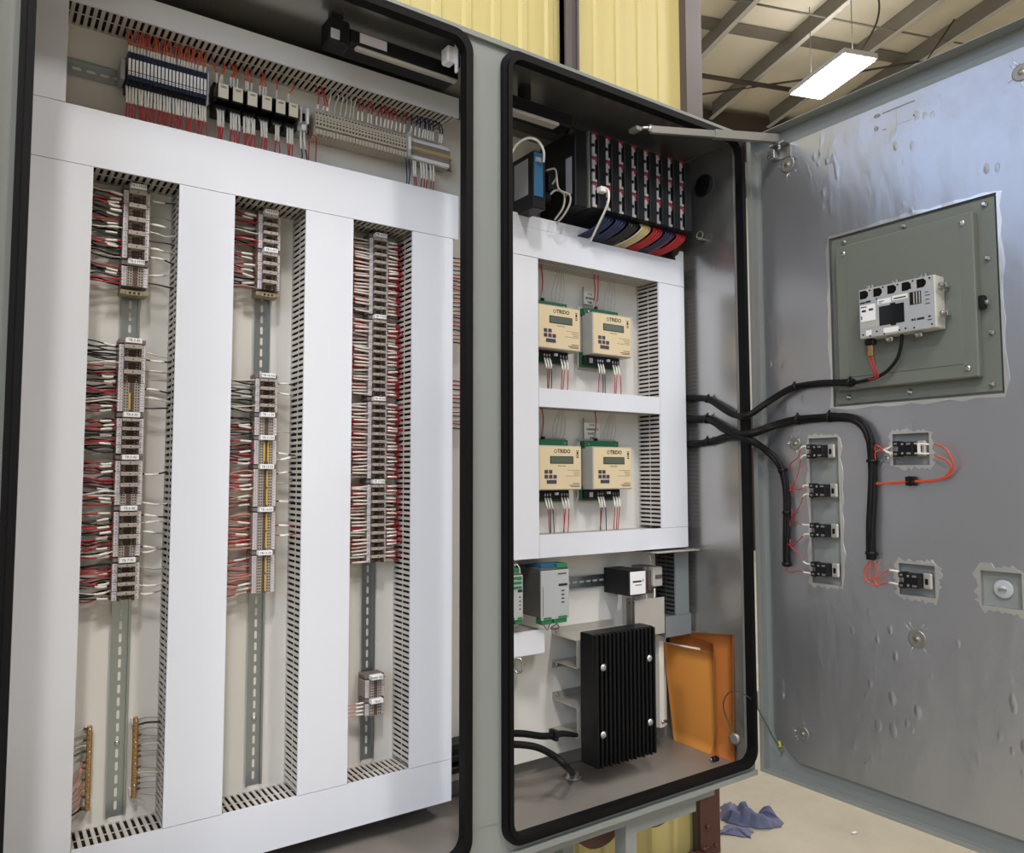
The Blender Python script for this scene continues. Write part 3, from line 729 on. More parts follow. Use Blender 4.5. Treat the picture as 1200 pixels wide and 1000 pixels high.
def side_wires(c, z0, z1, nm, cname, side, n, colors, xend, sl=(0.004, 0.022), group_n=3, pw=0.8):
    """wires from one side of a block section into the neighbouring duct"""
    s = -1 if side == 'left' else 1
    x0 = c + s*0.0245
    for i in range(n):
        if R.random() > pw: continue
        z = z0 + (z1-z0)*(i+0.5)/n + R.uniform(-.0012, .0012); y = R.choice((0.250, 0.256, 0.262, 0.268))
        m = R.choice(colors); dz = R.uniform(-.004, .002); ln = xend - x0; zz_ = z + R.uniform(-.008, .008)
        pts = [(x0, y, z), (x0+ln*.3, y-R.uniform(0, .008), z+dz), (x0+ln*.65, y-R.uniform(0, .01), z+dz+(zz_-z)*.6), (xend, y+R.uniform(-.012, .008), zz_)]
        has = R.random() < 0.62; a = sl[0]+R.uniform(0, .006)
        lab = '%s wire %s, %s side of section %s' % (CN[m], 'with white marker sleeve' if has else 'without sleeve', side, words(nm))
        wire(pts, 0.0016, m, lab + ', %s column' % cname, '%s wires %s of %s%s' % (CN[m], side, words(nm), '' if has else ', bare'), a if has else None, a+sl[1] if has else None)
J3L, J3R = [], []
for (c, z0, z1, nm, cname) in COLS:
    if cname == 'left':
        big = nm in ('TB-1', 'TB 4', 'TB 5', 'TB 6', 'TB 7') or abs(z0-z1) > 0.06
        n = max(3, int((z0-z1)/0.0078))
        side_wires(c, z0, z1, nm, cname, 'left', n, ['wire_red']*4 + ['wire_black', 'wire_black', 'wire_white', 'wire_green'] if nm == 'TB-1' else ['wire_red']*4 + ['wire_black']*3 + ['wire_white'], 0.1565, (0.004, 0.021), pw=0.96)
        side_wires(c, z0, z1, nm, cname, 'right', max(2, n//2), ['wire_black', 'wire_white', 'wire_clear', 'wire_black', 'wire_clear'], 0.3150, (0.004, 0.026), pw=0.95 if nm in ('TB-1', 'TB-2', 'TB 3') else 0.5)
    elif cname == 'middle':
        n = max(3, int((z0-z1)/0.0085))
        cl = ['wire_red', 'wire_red', 'wire_white', 'wire_black'] if nm in ('TB 8', 'TB 9') else ['wire_white', 'wire_green', 'wire_black'] if nm == 'TB 10' else ['wire_pink', 'wire_pink', 'wire_red'] if nm in ('TB 13', 'TB 14', 'TB 15') else ['wire_red', 'wire_black']
        side_wires(c, z0, z1, nm, cname, 'left', n, cl, 0.4200, (0.005, 0.026), pw=0.9)
        if nm not in ('TB 8', 'TB 9', 'TB 15'):
            side_wires(c, z0, z1, nm, cname, 'right', max(2, n//2), ['wire_clear', 'wire_black', 'wire_black', 'wire_red'] if nm in ('TB 13', 'TB 14') else ['wire_clear', 'wire_black'], 0.5780, (0.004, 0.022), pw=0.65)
    else:
        if nm in ('TB-20', 'TB-21'):
            if nm == 'TB-21':
                for i in range(4):
                    z = z1+0.004+i*0.0085; wire([(c-.0245, .258, z), (c-.035, .255, z+.001), (c-.06, .26, z-.001), (.689, .262, z-.002)], 0.0015, 'wire_pink', 'pink wire with white sleeve, left side of the small spare terminal group', 'pink wires of the spare group', .003, .022)
            continue
        for side, s, xe, J in (('left', -1, 0.6850, J3L), ('right', 1, 0.8410, J3R)):
            n = int((z0-z1)/(0.0082 if s < 0 else 0.0088)); x0 = c + s*.0245
            for i in range(n):
                z = z0+(z1-z0)*(i+.5)/n + R.uniform(-.001, .001); y = R.choice((.252, .258, .266)); ln = xe-x0
                m = 'wire_black' if R.random() < .1 else 'wire_red'
                J.append(([(x0, y-.004, z), (x0+ln*.35, y-.004, z+R.uniform(-.002, .002)), (x0+ln*.7, y-.006, z+R.uniform(-.004, .003)), (xe, y, z+R.uniform(-.006, .006))], .0015, m, nm, side, i, n))
# second layer of thicker looms behind the sleeves on the third column, where the photo shows solid red
K = []
for (c, z0, z1, nm, cname) in COLS:
    if cname == 'right' and nm not in ('TB-20', 'TB-21'):
        for s, xe in ((-1, 0.686), (1, .840)):
            n = int((z0-z1)/0.0042)
            for i in range(n):
                z = z0+(z1-z0)*(i+.5)/n; K.append(([(c+s*.0245, .276, z), (c+s*.04, .274, z+R.uniform(-.003, .003)), (xe, .270, z+R.uniform(-.004, .004))], .0014, 'wire_red' if R.random() < .85 else 'wire_black', None, None))
extra_wires(K, 'wire_layer', 'dense back layer of red and black wires either side of the third terminal column')
for cn, xe, mats in (('left', .1565, ['wire_red', 'wire_black', 'loom_dark', 'loom_dark', 'wire_clear', 'loom_dark']), ('middle', .4200, ['wire_red', 'wire_black', 'loom_dark', 'loom_dark', 'wire_clear'])):
    K = []
    for (c, z0, z1, nm, cname) in COLS:
        if cname != cn: continue
        n = int((z0-z1)/0.0070)
        for i in range(n):
            z = z0+(z1-z0)*(i+.5)/n; m = R.choice(mats)
            if cn == 'middle' and nm in ('TB 13', 'TB 14', 'TB 15'): m = R.choice(['wire_pink', 'wire_red', 'wire_clear'])
            K.append(([(c-.0245, .274, z), (c-.04, .272, z+R.uniform(-.004, .004)), (xe+.02, .268, z+R.uniform(-.006, .006)), (xe, .266, z+R.uniform(-.006, .006))], .0017, m, None, None))
    extra_wires(K, 'wire_layer', 'back layer of mixed dark wires left of the %s terminal column' % cn)
# ================================================================== top row: relays, terminals
def TX(u, v, y): return A(u, v, y).x
cz = RT
xa, xb = 0.203, 0.0
pt = A(149, 63, .225); pb = A(240, 118, .225)
XL, XR = A(150, 80, .228).x, A(243, 100, .228).x
ZT, ZBm = A(150, 58, .235).z, A(146, 121, .235).z
n = 22; pw = (XR-XL)/n
def relay_proto(w):
    m = MB(); h = w/2-.0002
    m.box(-h, h, -.046, 0, -.034, .036, 'relay_blue', .0006)
    m.box(-h, h, -.060, -.046, -.024, .033, 'relay_blue', .0006)
    m.box(-h, h, -.052, -.046, -.034, -.022, 'black_plastic')
    r = m.build('interface_relay')
    k = MB(); k.box(-h*.72, h*.72, -.0608, -.0600, -.006, .0185, 'marker_white'); k.build('label_face', r)
    k = MB(); k.box(-h*.72, h*.72, -.0608, -.0600, -.0150, -.0080, 'marker_white'); k.box(-h*.3, h*.2, -.0610, -.0608, -.0128, -.0108, 'ink_black'); k.build('label_foot', r)
    return r
rp = None
for i in range(n):
    loc = (XL+pw*(i+.5), YF, cz)
    lab = ('leftmost slim blue-black relay with white label face in the top row' if i == 0 else 'rightmost slim blue-black relay of the top row, beside the cube relays' if i == n-1 else 'slim blue-black relay with white label face, %s from the left in the top row' % (ORD+['thirteenth','fourteenth','fifteenth','sixteenth','seventeenth','eighteenth','nineteenth','twentieth','twenty-first','last'])[i])
    if rp is None: rp = relay_proto(pw); rp.location = loc; tag(rp, lab, 'relay', 'slim relays in the top row')
    else: copy_tree(rp, loc, lab)
# end stop left of them
mb = MB(); mb.box(XL-.011, XL-.002, YF-.045, YF, cz-.020, cz+.022, 'psu_grey', .001); mb.box(XL-.009, XL-.004, YF-.0455, YF-.045, cz-.012, cz+.014, 'meter_case')
tag(mb.build('end_clamp'), 'grey end clamp at the left end of the slim relays', 'clamp')
mb = MB(); mb.box(XR+.0005, XR+.003, YF-.064, YF, cz-.036, cz+.034, 'psu_grey'); tag(mb.build('end_plate'), 'thin grey end plate right of the slim relays', 'plate')
# six cube relays
cubes = [(262, 103), (279, 110), (296, 115), (313, 120), (329, 125), (344, 131)]   # white label faces, photo positions
nxt = None
def cube_proto():
    m = MB(); m.box(-.0132, .0132, -.030, 0, -.036, .034, 'black_plastic', .001); m.box(-.0132, .0132, -.040, -.030, -.036, -.020, 'black_plastic', .001)
    for x in (-.007, 0, .007): m.cyl((x, -.040, -.030), (0, -1, 0), .0025, .0006, 'steel_dull', 8)
    r = m.build('cube_relay')
    k = MB(); k.box(-.0126, .0126, -.064, -.030, -.016, .018, 'black_gloss', .001); k.build('relay_housing', r)
    k = MB(); k.box(-.0105, .0105, -.0646, -.0640, -.0135, .0175, 'label_cream', .0002)
    for z in (.012, .0095): k.box(-.005, .006, -.0648, -.0646, z-.0006, z+.0006, 'ink_black')
    k.build('label_face', r)
    return r
cp = None
NM = ['first', 'second', 'third', 'fourth', 'fifth', 'sixth']
cx_ = [A(u, v, .228).x for u, v in cubes]
for i, x in enumerate(cx_):
    loc = (x, YF, cz); lab = 'black cube relay with cream label, %s of six from the left in the top row' % NM[i]
    if cp is None: cp = cube_proto(); cp.location = loc; tag(cp, lab, 'relay', 'cube relays in the top row')
    else: copy_tree(cp, loc, lab)
# pale fuse holder
x = A(357, 143, .24).x
mb = MB(); mb.box(x-.011, x+.011, YF-.040, YF, cz-.030, cz+.030, 'psu_grey', .001); mb.box(x-.011, x-.0055, YF-.052, YF-.040, cz-.014, cz+.022, 'marker_white', .001); mb.box(x+.0055, x+.011, YF-.052, YF-.040, cz-.014, cz+.022, 'marker_white', .001)
mb.box(x-.003, x+.003, YF-.046, YF-.040, cz-.006, cz+.010, 'dark_hole'); mb.box(x-.005, x+.005, YF-.050, YF-.040, cz-.030, cz-.017, 'marker_white', .001)
tag(mb.build('fuse_holder'), 'small white and black fuse holder between cube relays and beige terminals', 'fuse holder')
# thirty beige feed-through terminals
xs, xe = A(371, 148, .24).x, A(478, 180, .24).x; n = 29; p = (xe-xs)/n
def feed_proto(w):
    m = MB(); h = w/2-.0002; g = 'terminal_beige'
    m.box(-h, h, -.036, 0, -.030, .030, g); m.box(-h, h, -.046, -.036, -.012, .018, g)
    m.box(-h, h, -.041, -.036, .020, .027, g); m.box(-h*.85, h*.85, -.050, -.036, -.031, -.018, g, .0006)
    m.box(-h*.5, h*.5, -.0462, -.0460, .003, .006, 'dark_hole'); m.box(-h*.4, h*.4, -.0462, -.0460, .010, .012, 'dark_hole'); m.box(-h*.45, h*.45, -.0412, -.0410, .0215, .0245, 'dark_hole')
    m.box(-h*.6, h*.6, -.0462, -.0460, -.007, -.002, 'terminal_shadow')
    return m.build('terminal_block')
fp = None
WORD = ORD + ['thirteenth','fourteenth','fifteenth','sixteenth','seventeenth','eighteenth','nineteenth','twentieth','twenty-first','twenty-second','twenty-third','twenty-fourth','twenty-fifth','twenty-sixth','twenty-seventh','twenty-eighth','twenty-ninth','thirtieth']
WORD[0] = 'first'
for i in range(n):
    loc = (xs+p*(i+.5), YF, cz); lab = 'beige terminal block of the top row, %s right of the fuse holder' % WORD[i]
    if fp is None: fp = feed_proto(p); fp.location = loc; tag(fp, lab, 'terminal block', 'beige terminal blocks in the top row')
    else: copy_tree(fp, loc, lab)
mb = MB(); mb.box(xe+.001, xe+.010, YF-.052, YF, cz-.030, cz+.034, 'psu_grey', .001); mb.box(xe+.002, xe+.009, YF-.0525, YF-.052, cz-.010, cz+.022, 'marker_white'); tag(mb.build('end_clamp'), 'pale end clamp between the beige terminals and the yellow-striped terminals', 'clamp')
xs2 = xe+.011; n2 = 22; p2 = .0052
tp = None
for i in range(n2):
    loc = (xs2+p2*(i+.5), YF, cz); lab = 'slim top-row terminal block under the yellow jumper, %s from the pale end clamp' % WORD[i]
    if tp is None:
        m = MB(); h = p2/2-.0002
        m.box(-h, h, -.030, 0, -.026, .026, 'terminal_grey'); m.box(-h, h, -.044, -.030, -.016, .016, 'terminal_grey'); m.box(-h, h, -.040, -.030, -.026, -.0165, 'marker_white')
        m.box(-h, h, -.040, -.030, .0165, .026, 'marker_white')
        for z in (.0125, .008, -.008, -.0125): m.box(-h*.5, h*.5, -.0443, -.0440, z-.0012, z+.0012, 'dark_hole')
        tp = m.build('terminal_block'); tp.location = loc; tag(tp, lab, 'terminal block', 'yellow-striped terminal blocks in the top row')
    else: copy_tree(tp, loc, lab)
mb = MB(); mb.box(xs2+.001, xs2+n2*p2, YF-.0465, YF-.0443, cz-.003, cz+.0008, 'yellow_jumper', .0004); tag(mb.build('jumper_bar'), 'long yellow jumper bar across the right end of the top row', 'jumper')

# wires above and below the row
def vwires(us, side, m, sleeve, group, what, y=0.25, r=0.0016, zlen=None, jit=.006, sm='sleeve_white'):
    for i, u in enumerate(us):
        x = A(u[0], u[1], y).x if isinstance(u, tuple) else u
        up = side == 'above'; z0 = cz + (.030 if up else -.032); ze = 2.1875 if up else 1.981
        x2 = x + R.uniform(-jit, jit)*1.5
        pts = [(x, y, z0), (x+R.uniform(-jit, jit)*.3, y-.004, z0+(ze-z0)*.35), ((x+x2)/2+R.uniform(-jit, jit)*.5, y-.005, z0+(ze-z0)*.7), (x2, y+.004, ze)]
        T = abs(ze-z0)
        wire(pts, r, m, '%s wire with white sleeve %s %s' % (CN[m], side, what), group, .001 if sleeve else None, T*sleeve if sleeve else None)
w_ = (XR-XL)
vwires([XL+w_*(i+.5)/26 for i in range(26)], 'above', 'wire_orange', .36, 'orange wires above the slim relays', 'the slim blue-black relays', jit=.005, y=.246)
vwires([XL+w_*(i+.5)/26-.002 for i in range(27)], 'below', 'wire_red', .44, 'red wires below the slim relays', 'the slim blue-black relays', jit=.004, y=.246)
for i, x in enumerate(cx_):
    k = 3 if i < 4 else 1
    vwires([x+(j-(k-1)/2)*.006 for j in range(k)], 'above', 'wire_orange', .40, 'orange wires above cube relay %s' % NM[i], 'the %s cube relay in the top row' % NM[i], jit=.008, y=.262)
    k = (3, 4, 5, 3, 2, 3)[i]
    vwires([x+(j-(k-1)/2)*.0055 for j in range(k)], 'below', 'wire_red', .45, 'red wires below cube relay %s' % NM[i], 'the %s cube relay in the top row' % NM[i], jit=.004, y=.250)
for x0_, m in ((x-.004, 'wire_black'), (x+.002, 'wire_black')): pass
fx = A(357, 143, .24).x
vwires([fx-.005, fx+.003], 'below', 'wire_black', .5, 'black wires below the fuse holder', 'the small fuse holder')
for q in (fx+.013, fx+.030):
    wire([(fx+.022, .25, cz-.034), (q, .246, cz-.040), (q, .246, cz-.06), (q+.001, .25, 1.981)], .0014, 'wire_red', 'bare red wire of the bridge hanging below the first beige terminals', 'red bridge wires below the first beige terminals')
nb = (xe-xs)
vwires([xs+nb*f for f in (.02, .08, .12)], 'above', 'wire_red', .2, 'red wires above the first beige terminals', 'the first beige terminals of the top row', jit=.01)
vwires([xs+nb*f for f in (.14, .2, .26, .31, .36, .40)], 'above', 'wire_white', None, 'white wires above the beige terminals', 'the left beige terminals of the top row', jit=.008)
vwires([xs+nb*f for f in (.45, .50, .56, .60, .66, .70, .74, .78, .82, .88, .93, .97)], 'above', 'wire_red', .40, 'red wires above the right beige terminals', 'the right beige terminals of the top row', jit=.008)
nb2 = n2*p2
vwires([xs2+nb2*f for f in (.0, .12, .22, .3, .36, .42, .5, .56, .72, .78)], 'above', 'wire_blue', .42, 'dark blue wires above the striped terminals', 'the yellow-striped terminals of the top row', jit=.006)
vwires([xs2+nb2*f for f in (-.1, -.03)], 'below', 'wire_blue', None, 'bare dark blue wires below the striped terminals', 'the yellow-striped terminals of the top row', jit=.004)
vwires([xs2+nb2*f for f in (.08, .13, .26, .33, .40, .50, .58)], 'below', 'wire_red', .5, 'red wires below the striped terminals', 'the yellow-striped terminals of the top row', jit=.004)

# third column wires: nearest ones one by one up to three hundred wires, the remainder as one layer
left = 300 - WN[0] - 46
J = []
jobs = []
a, b = list(J3L), list(J3R)
for k in range(max(len(a), len(b))):
    if k < len(a): jobs.append(a[k])
    if k < len(b): jobs.append(b[k])
for k, (pts, r, m, nm, side, i, n_) in enumerate(jobs):
    if left > 0:
        left -= 1
        wire(pts, r, m, '%s wire with white sleeve, %s side of section %s, right column' % (CN[m], side, words(nm)), '%s wires %s of %s' % (CN[m], side, words(nm)), .004, .031 if side == 'left' else .030)
    else: J.append((pts, r, m, .08, .62))
if J: extra_wires(J, 'wire_layer', 'red wires with white sleeves along the lower part of the third terminal column')
# ================================================================== ground bars, lamps and small fittings
def ground_bar(label, u0, v0, u1, v1, side, seed, cols, glabel):
    a, b = A(u0, v0, .285), A(u1, v1, .285); x = (a.x+b.x)/2; rnd = random.Random(seed)
    t = thing('ground_bar', label, 'ground bar', (x, .285, b.z))
    mb = MB(); mb.box(x-.0045, x+.0045, .279, .288, b.z, a.z, 'brass', .001); mb.build('bar', t)
    mb = MB()
    for z in (a.z-.01, b.z+.01): mb.box(x-.007, x+.007, .288, PNL-.0005, z-.006, z+.006, 'marker_white')
    mb.build('standoff', t)
    n = 15; L = a.z-b.z
    for i in range(n):
        z = a.z - L*(i+.5)/n; m = MB(); m.lathe((x, .279, z), (0, -1, 0), [(0, .0030), (.003, .0030), (.0042, .0018)], 'brass' if i % 4 else 'steel', 8); m.build('screw', t)
    s = -1 if side == 'left' else 1
    for i in range(n):
        c = cols[i % len(cols)]
        if c is None: continue
        z = a.z - L*(i+.5)/n; xe = .1565 if s < 0 else .3150
        m = {'r': 'wire_red', 'b': 'wire_black', 'w': 'wire_white', 'p': 'wire_pink', 'g': 'wire_green', 'c': 'wire_clear', 'o': 'copper'}[c]
        dz = -(.02 if c == 'p' else .004)*rnd.random()*2 if s < 0 else rnd.uniform(-.004, .004)
        wire([(x+s*.0045, .283, z), (x+s*.012, .281, z+.001), ((x+xe)/2, .272, z+dz*.5+.003), (xe, .268, z+dz)], .0014 if c != 'b' else .0022, m, '%s ground wire, %s' % ({'wire_red': 'red', 'wire_black': 'thick black', 'wire_white': 'white', 'wire_pink': 'copper pink', 'wire_green': 'green', 'wire_clear': 'clear', 'copper': 'copper'}[m], glabel), 'ground wires, %s, %s' % (glabel, m.split('_')[-1]), .0 if rnd.random() < .6 else None, .007, 'brown_rust')
ground_bar('brass ground bar left of the lowest part of the left rail, copper wires attached', 106, 850, 101, 950, 'left', 3, ['w', 'c', 'w', 'w', 'g', None, 'p', 'p', None, 'p', 'p', 'p', 'p', None, 'b'], 'from the left brass bar to the far left duct')
ground_bar('brass ground bar right of the lowest part of the left rail, clear wires attached', 159, 840, 156, 935, 'right', 5, ['c', 'b', 'c', 'c', 'c', 'w', 'c', 'c', None, 'c', 'w', 'c', 'c', 'c', 'c'], 'from the right brass bar to the neighbouring duct')

def pbox(mb, u0, v0, u1, v1, yf, yb, m, ch=0.0):
    a = A(u0, v0, yf); b = A(u1, v1, yf); mb.box(a.x, b.x, yf, yb, b.z, a.z, m, ch)
# enclosure lamp, left compartment
t = thing('enclosure_lamp', 'unlit black strip lamp with rocker switch under the roof of the left compartment', 'lamp', (.75, .1, 2.262))
mb = MB(); mb.box(.575, .622, .075, .125, 2.200, 2.256, 'black_plastic', .004); mb.box(.585, .612, .09, .11, 2.256, 2.2735, 'black_plastic'); mb.build('switch_box', t)
mb = MB(); mb.box(.578, .598, .0730, .0755, 2.206, 2.228, 'psu_grey', .001); mb.box(.582, .594, .0718, .0732, 2.2095, 2.223, 'lamp_tube_off', .0005); mb.build('rocker_switch', t)
mb = MB(); mb.box(.622, .900, .085, .150, 2.214, 2.250, 'black_plastic', .005); mb.box(.88, .905, .09, .11, 2.25, 2.2735, 'black_plastic'); mb.build('lamp_body', t)
mb = MB(); mb.box(.640, .895, .083, .100, 2.2070, 2.2150, 'lamp_tube_off', .003); mb.build('light_strip', t)
mb = MB(); mb.box(.648, .712, .0838, .0848, 2.2225, 2.2445, 'strip_white'); mb.build('rating_label', t)
t = thing('enclosure_lamp', 'unlit black strip lamp under the roof of the right compartment, partly behind the centre post', 'lamp', (1.05, .12, 2.262))
a = A(660, 137, .12)
mb = MB(); mb.box(.985, a.x+.012, .095, .150, 2.195, 2.232, 'black_plastic', .004); mb.box(1.10, 1.12, .10, .13, 2.232, 2.2735, 'black_plastic'); mb.build('lamp_body', t)
mb = MB(); mb.box(.985, a.x-.035, .090, .12, 2.186, 2.1955, 'lamp_tube_off', .003); mb.build('light_strip', t)
mb = MB(); mb.cyl((a.x+.013, .12, 2.2), (1, 0, 0), .012, .02, 'black_plastic', 12); mb.build('cable_plug', t)
# white plastic latch keeper at the right top of the left opening
t = thing('latch_keeper', 'white plastic clip fixed at the upper right corner of the left opening', 'clip', (.846, .04, 2.2))
a = A(530, 62, .03)
mb = MB(); mb.box(a.x-.012, a.x+.012, .030, .062, a.z-.020, a.z+.018, 'marker_white', .004); mb.build('clip_body', t)
mb = MB(); mb.box(a.x+.006, a.x+.013, .022, .032, a.z-.045, a.z+.032, 'marker_white', .002); mb.build('clip_tongue', t)
# wires showing in the gap beside the centre post
J = []
rr = random.Random(4)
for i in range(34):
    z = 1.84 - i*.0105 if i < 22 else 1.52 - (i-22)*.011
    J.append(([(.965, .25, z), (.985, .248, z+rr.uniform(-.003, .003)), (1.01, .25, z), (1.04, .262, z)], .0016, 'wire_red' if i % 3 else 'wire_black', .05, .8))
extra_wires(J, 'wire_layer', 'red wires with white sleeves seen in the gap beside the centre post')
mb = MB()
for z in (.615, .588, .560): mb.box(.953, 1.08, .235, .285, z-.008, z+.008, 'black_plastic', .002)
tag(mb.build('cable_tray'), 'black slotted block seen low in the gap beside the centre post', 'block')
# drilling chips and smudge on the cabinet floor are part of the floor; scuffed cable tail on it
P = [A(515, 975, .10), A(520, 965, .12), A(527, 970, .14), A(533, 978, .15)]
# ================================================================== right compartment: meters
def meter(x0, z0, label, cardlines, upper=True):
    w, h = .150, .122; x1 = x0+w; z1 = z0+h; yf = .230
    t = thing('flow_meter', label, 'meter', (x0+w/2, PNL, z0+h/2))
    mb = MB(); mb.box(x0-.012, x1-.012, .284, .287, z0-.036, z1+.024, 'meter_case', .0008); mb.build('base_plate', t)
    mb = MB(); mb.box(x0-.008, x1-.018, .274, .284, z0-.032, z0+.010, 'pcb_green'); mb.box(x0-.004, x1-.022, .258, .274, z0-.026, z0-.001, 'black_plastic', .001)
    for k in range(3):
        mb.box(x0+.040+k*.009, x0+.044+k*.009, .2565, .258, z0-.017, z0-.010, 'steel'); mb.box(x0+.098+k*.010, x0+.102+k*.010, .2565, .258, z0-.017, z0-.010, 'steel')
    mb.box(x0+.010, x0+.022, .256, .258, z0-.022, z0-.008, 'psu_grey'); mb.box(x0+.076, x0+.084, .250, .258, z0-.014, z0-.007, 'marker_white')
    mb.build('terminal_strip', t)
    mb = MB(); mb.box(x0-.002, x1-.022, .262, .284, z1-.004, z1+.018, 'pcb_green', .001)
    for xx in (x0+.012, x1-.034): mb.cyl((xx, .262, z1+.008), (0, -1, 0), .0032, .0015, 'steel', 8)
    mb.box(x0+.040, x0+.047, .262, .272, z1+.018, z1+.026, 'black_plastic')
    mb.build('upper_board', t)
    mb = MB(); mb.box(x0, x1, yf, .278, z0, z1, 'meter_case', .0015); cs = mb.build('meter_housing', t)
    mb = MB(); mb.box(x0+.003, x1-.003, yf-.0008, yf, z0+.003, z1-.003, 'beige_face'); mb.build('face_plate', t)
    yf -= .0008
    def fr(a, b, c, d, m, dep=.0006): 
        mb.box(x0+w*a, x0+w*b, yf-dep, yf, z1-h*d, z1-h*c, m)
    mb = MB(); fr(.26, .80, .24, .41, 'black_plastic'); fr(.275, .785, .255, .395, 'lcd', .0010); mb.build('display', t)
    for (a, c) in ((.13, .55), (.23, .55), (.13, .66), (.23, .66), (.33, .66)):
        mb = MB(); fr(a, a+.075, c, c+.08, 'key_dark', .0014); mb.build('key', t)
    mb = MB(); fr(.18, .40, .775, .855, 'key_dark', .0014); mb.build('key', t)
    text_obj('logo', 'TRIDO', .0150, (x0+w*.58, yf-.0002, z1-h*.13), 'y', 'ink_black', t, bold=True)
    mb = MB(); c = (x0+w*.385, z1-h*.13)
    inn = [(c[0]+.0036*math.cos(a), c[1]+.0036*math.sin(a)) for a in [2*math.pi*i/16 for i in range(16)]]; out = [(c[0]+.0052*math.cos(a), c[1]+.0052*math.sin(a)) for a in [2*math.pi*i/16 for i in range(16)]]
    mb.ringstrip(inn, out, 'y', yf-.0003, yf, 'ink_black'); mb.build('logo_ring', t)
    text_obj('caption', 'Water Meter', .0050, (x0+w*.53, yf-.0002, z1-h*.46), 'y', 'ink_black', t)
    mb = MB()
    for q, (a, b) in enumerate(((.66, .95), (.78, .95), (.80, .95), (.82, .95), (.62, .95))): fr(a, b, .55+.033*q, .559+.033*q, 'clamp_grey', .0003)
    for (a, b, c2) in ((.78, .95, .85), (.70, .95, .89), (.74, .95, .92)): fr(a, b, c2, c2+.014, 'ink_black', .0003)
    for (a, b, c2, d2) in ((.87, .93, .10, .115), (.88, .92, .13, .20), (.87, .93, .215, .23), (.875, .925, .25, .275)): fr(a, b, c2, d2, 'ink_black', .0003)
    mb.build('small_print', t)
    for (xx, zz2) in ((x0-.008, z0-.030), (x1-.018, z0-.030), (x0-.008, z1+.018), (x1-.018, z1+.018)):
        mb = MB(); mb.cyl((xx, .284, zz2), (0, -1, 0), .0028, .002, 'steel', 8); mb.build('screw', t)
    return t
MET = ((1.432, 1.629, 'upper right beige flow meter with display and keypad, green board behind', 'upper right'), (1.236, 1.629, 'upper left beige flow meter with display, partly behind the white duct', 'upper left'),
       (1.428, 1.241, 'lower right beige flow meter with dark display, beside the printed card', 'lower right'), (1.236, 1.241, 'lower left beige flow meter with dark display, partly behind the white duct', 'lower left'))
RW = random.Random(21)
for (x0, z0, lab, nm) in MET:
    meter(x0, z0, lab, None)
    zt = z0+.122+.018; ztop = 1.8655 if z0 > 1.5 else 1.4640; zb = 1.5140 if z0 > 1.5 else 1.1245
    for k, q in enumerate((.040, .052) if 'upper right' in nm else (.043,)):
        wire([(x0+q, .272, zt), (x0+q+.002, .270, zt+.030), (x0+q-.002, .262, zt+.060), (x0+q-.016+.004*k, .25, ztop+.002)], .0018, 'wire_red', 'red wire rising from the %s meter to the duct above' % nm, 'red wires above the %s meter' % nm, .0, .026, 'wire_clear')
    for k in range(4):
        q = .085+k*.009; wire([(x0+q, .272, zt-.004), (x0+q+.006*(k-1), .270, zt+.03), (x0+q+.012-.004*k, .26, ztop+.002)], .0008, 'wire_clear', 'thin clear wire rising from the %s meter' % nm, 'thin clear wires above the %s meter' % nm)
    for k, m in enumerate(('wire_red', 'wire_black', 'wire_black', 'wire_red', 'wire_red', 'wire_red')):
        q = (.042, .051, .060, .100, .110, .120)[k]; j = RW.uniform(-.010, .010)
        wire([(x0+q, .258, z0-.018), (x0+q, .250, z0-.040), (x0+q+j*.5, .248, z0-.065), (x0+q+j, .25, zb-.001)], .0014, m, '%s wire, %s in line below the %s meter' % (CN[m], ORD[k] if k else 'first', nm), 'wires below the %s meter' % nm, .004, .036)
# printed cards beside the right-hand meters
for (u0, v0, u1, v1, lines, lab) in ((684, 341, 698, 358, ('P-112', 'METERING', 'PUMP'), 'small white printed card left above the upper right meter'), (684.5, 495, 703, 516, ('P-113', 'CONDENSATE', 'BOOSTER', 'PUMP'), 'small white printed card left above the lower right meter')):
    a, b = A(u0, v0, .285), A(u1, v1, .285); c = (a.x+b.x)/2; wdt = b.x-a.x
    t = thing('printed_card', lab, 'card', (c, .285, b.z)); mb = MB(); mb.box(a.x, b.x, .2850, .2862, b.z, a.z, 'paper_white'); mb.build('card', t)
    for i, s_ in enumerate(lines): text_obj('lettering', s_, .0082, (c, .2848, a.z-(a.z-b.z)*(i+.6)/len(lines)), 'y', 'ink_black', t, bold=True, wscale=.85)
    mb = MB(); mb.box(a.x-.003, a.x-.001, .284, .2875, b.z-.02, a.z+.012, 'steel_dull'); tag(mb.build('card_holder'), 'thin metal edge holding the printed card beside the %s right meter' % ('upper' if v0 < 400 else 'lower'), 'holder')

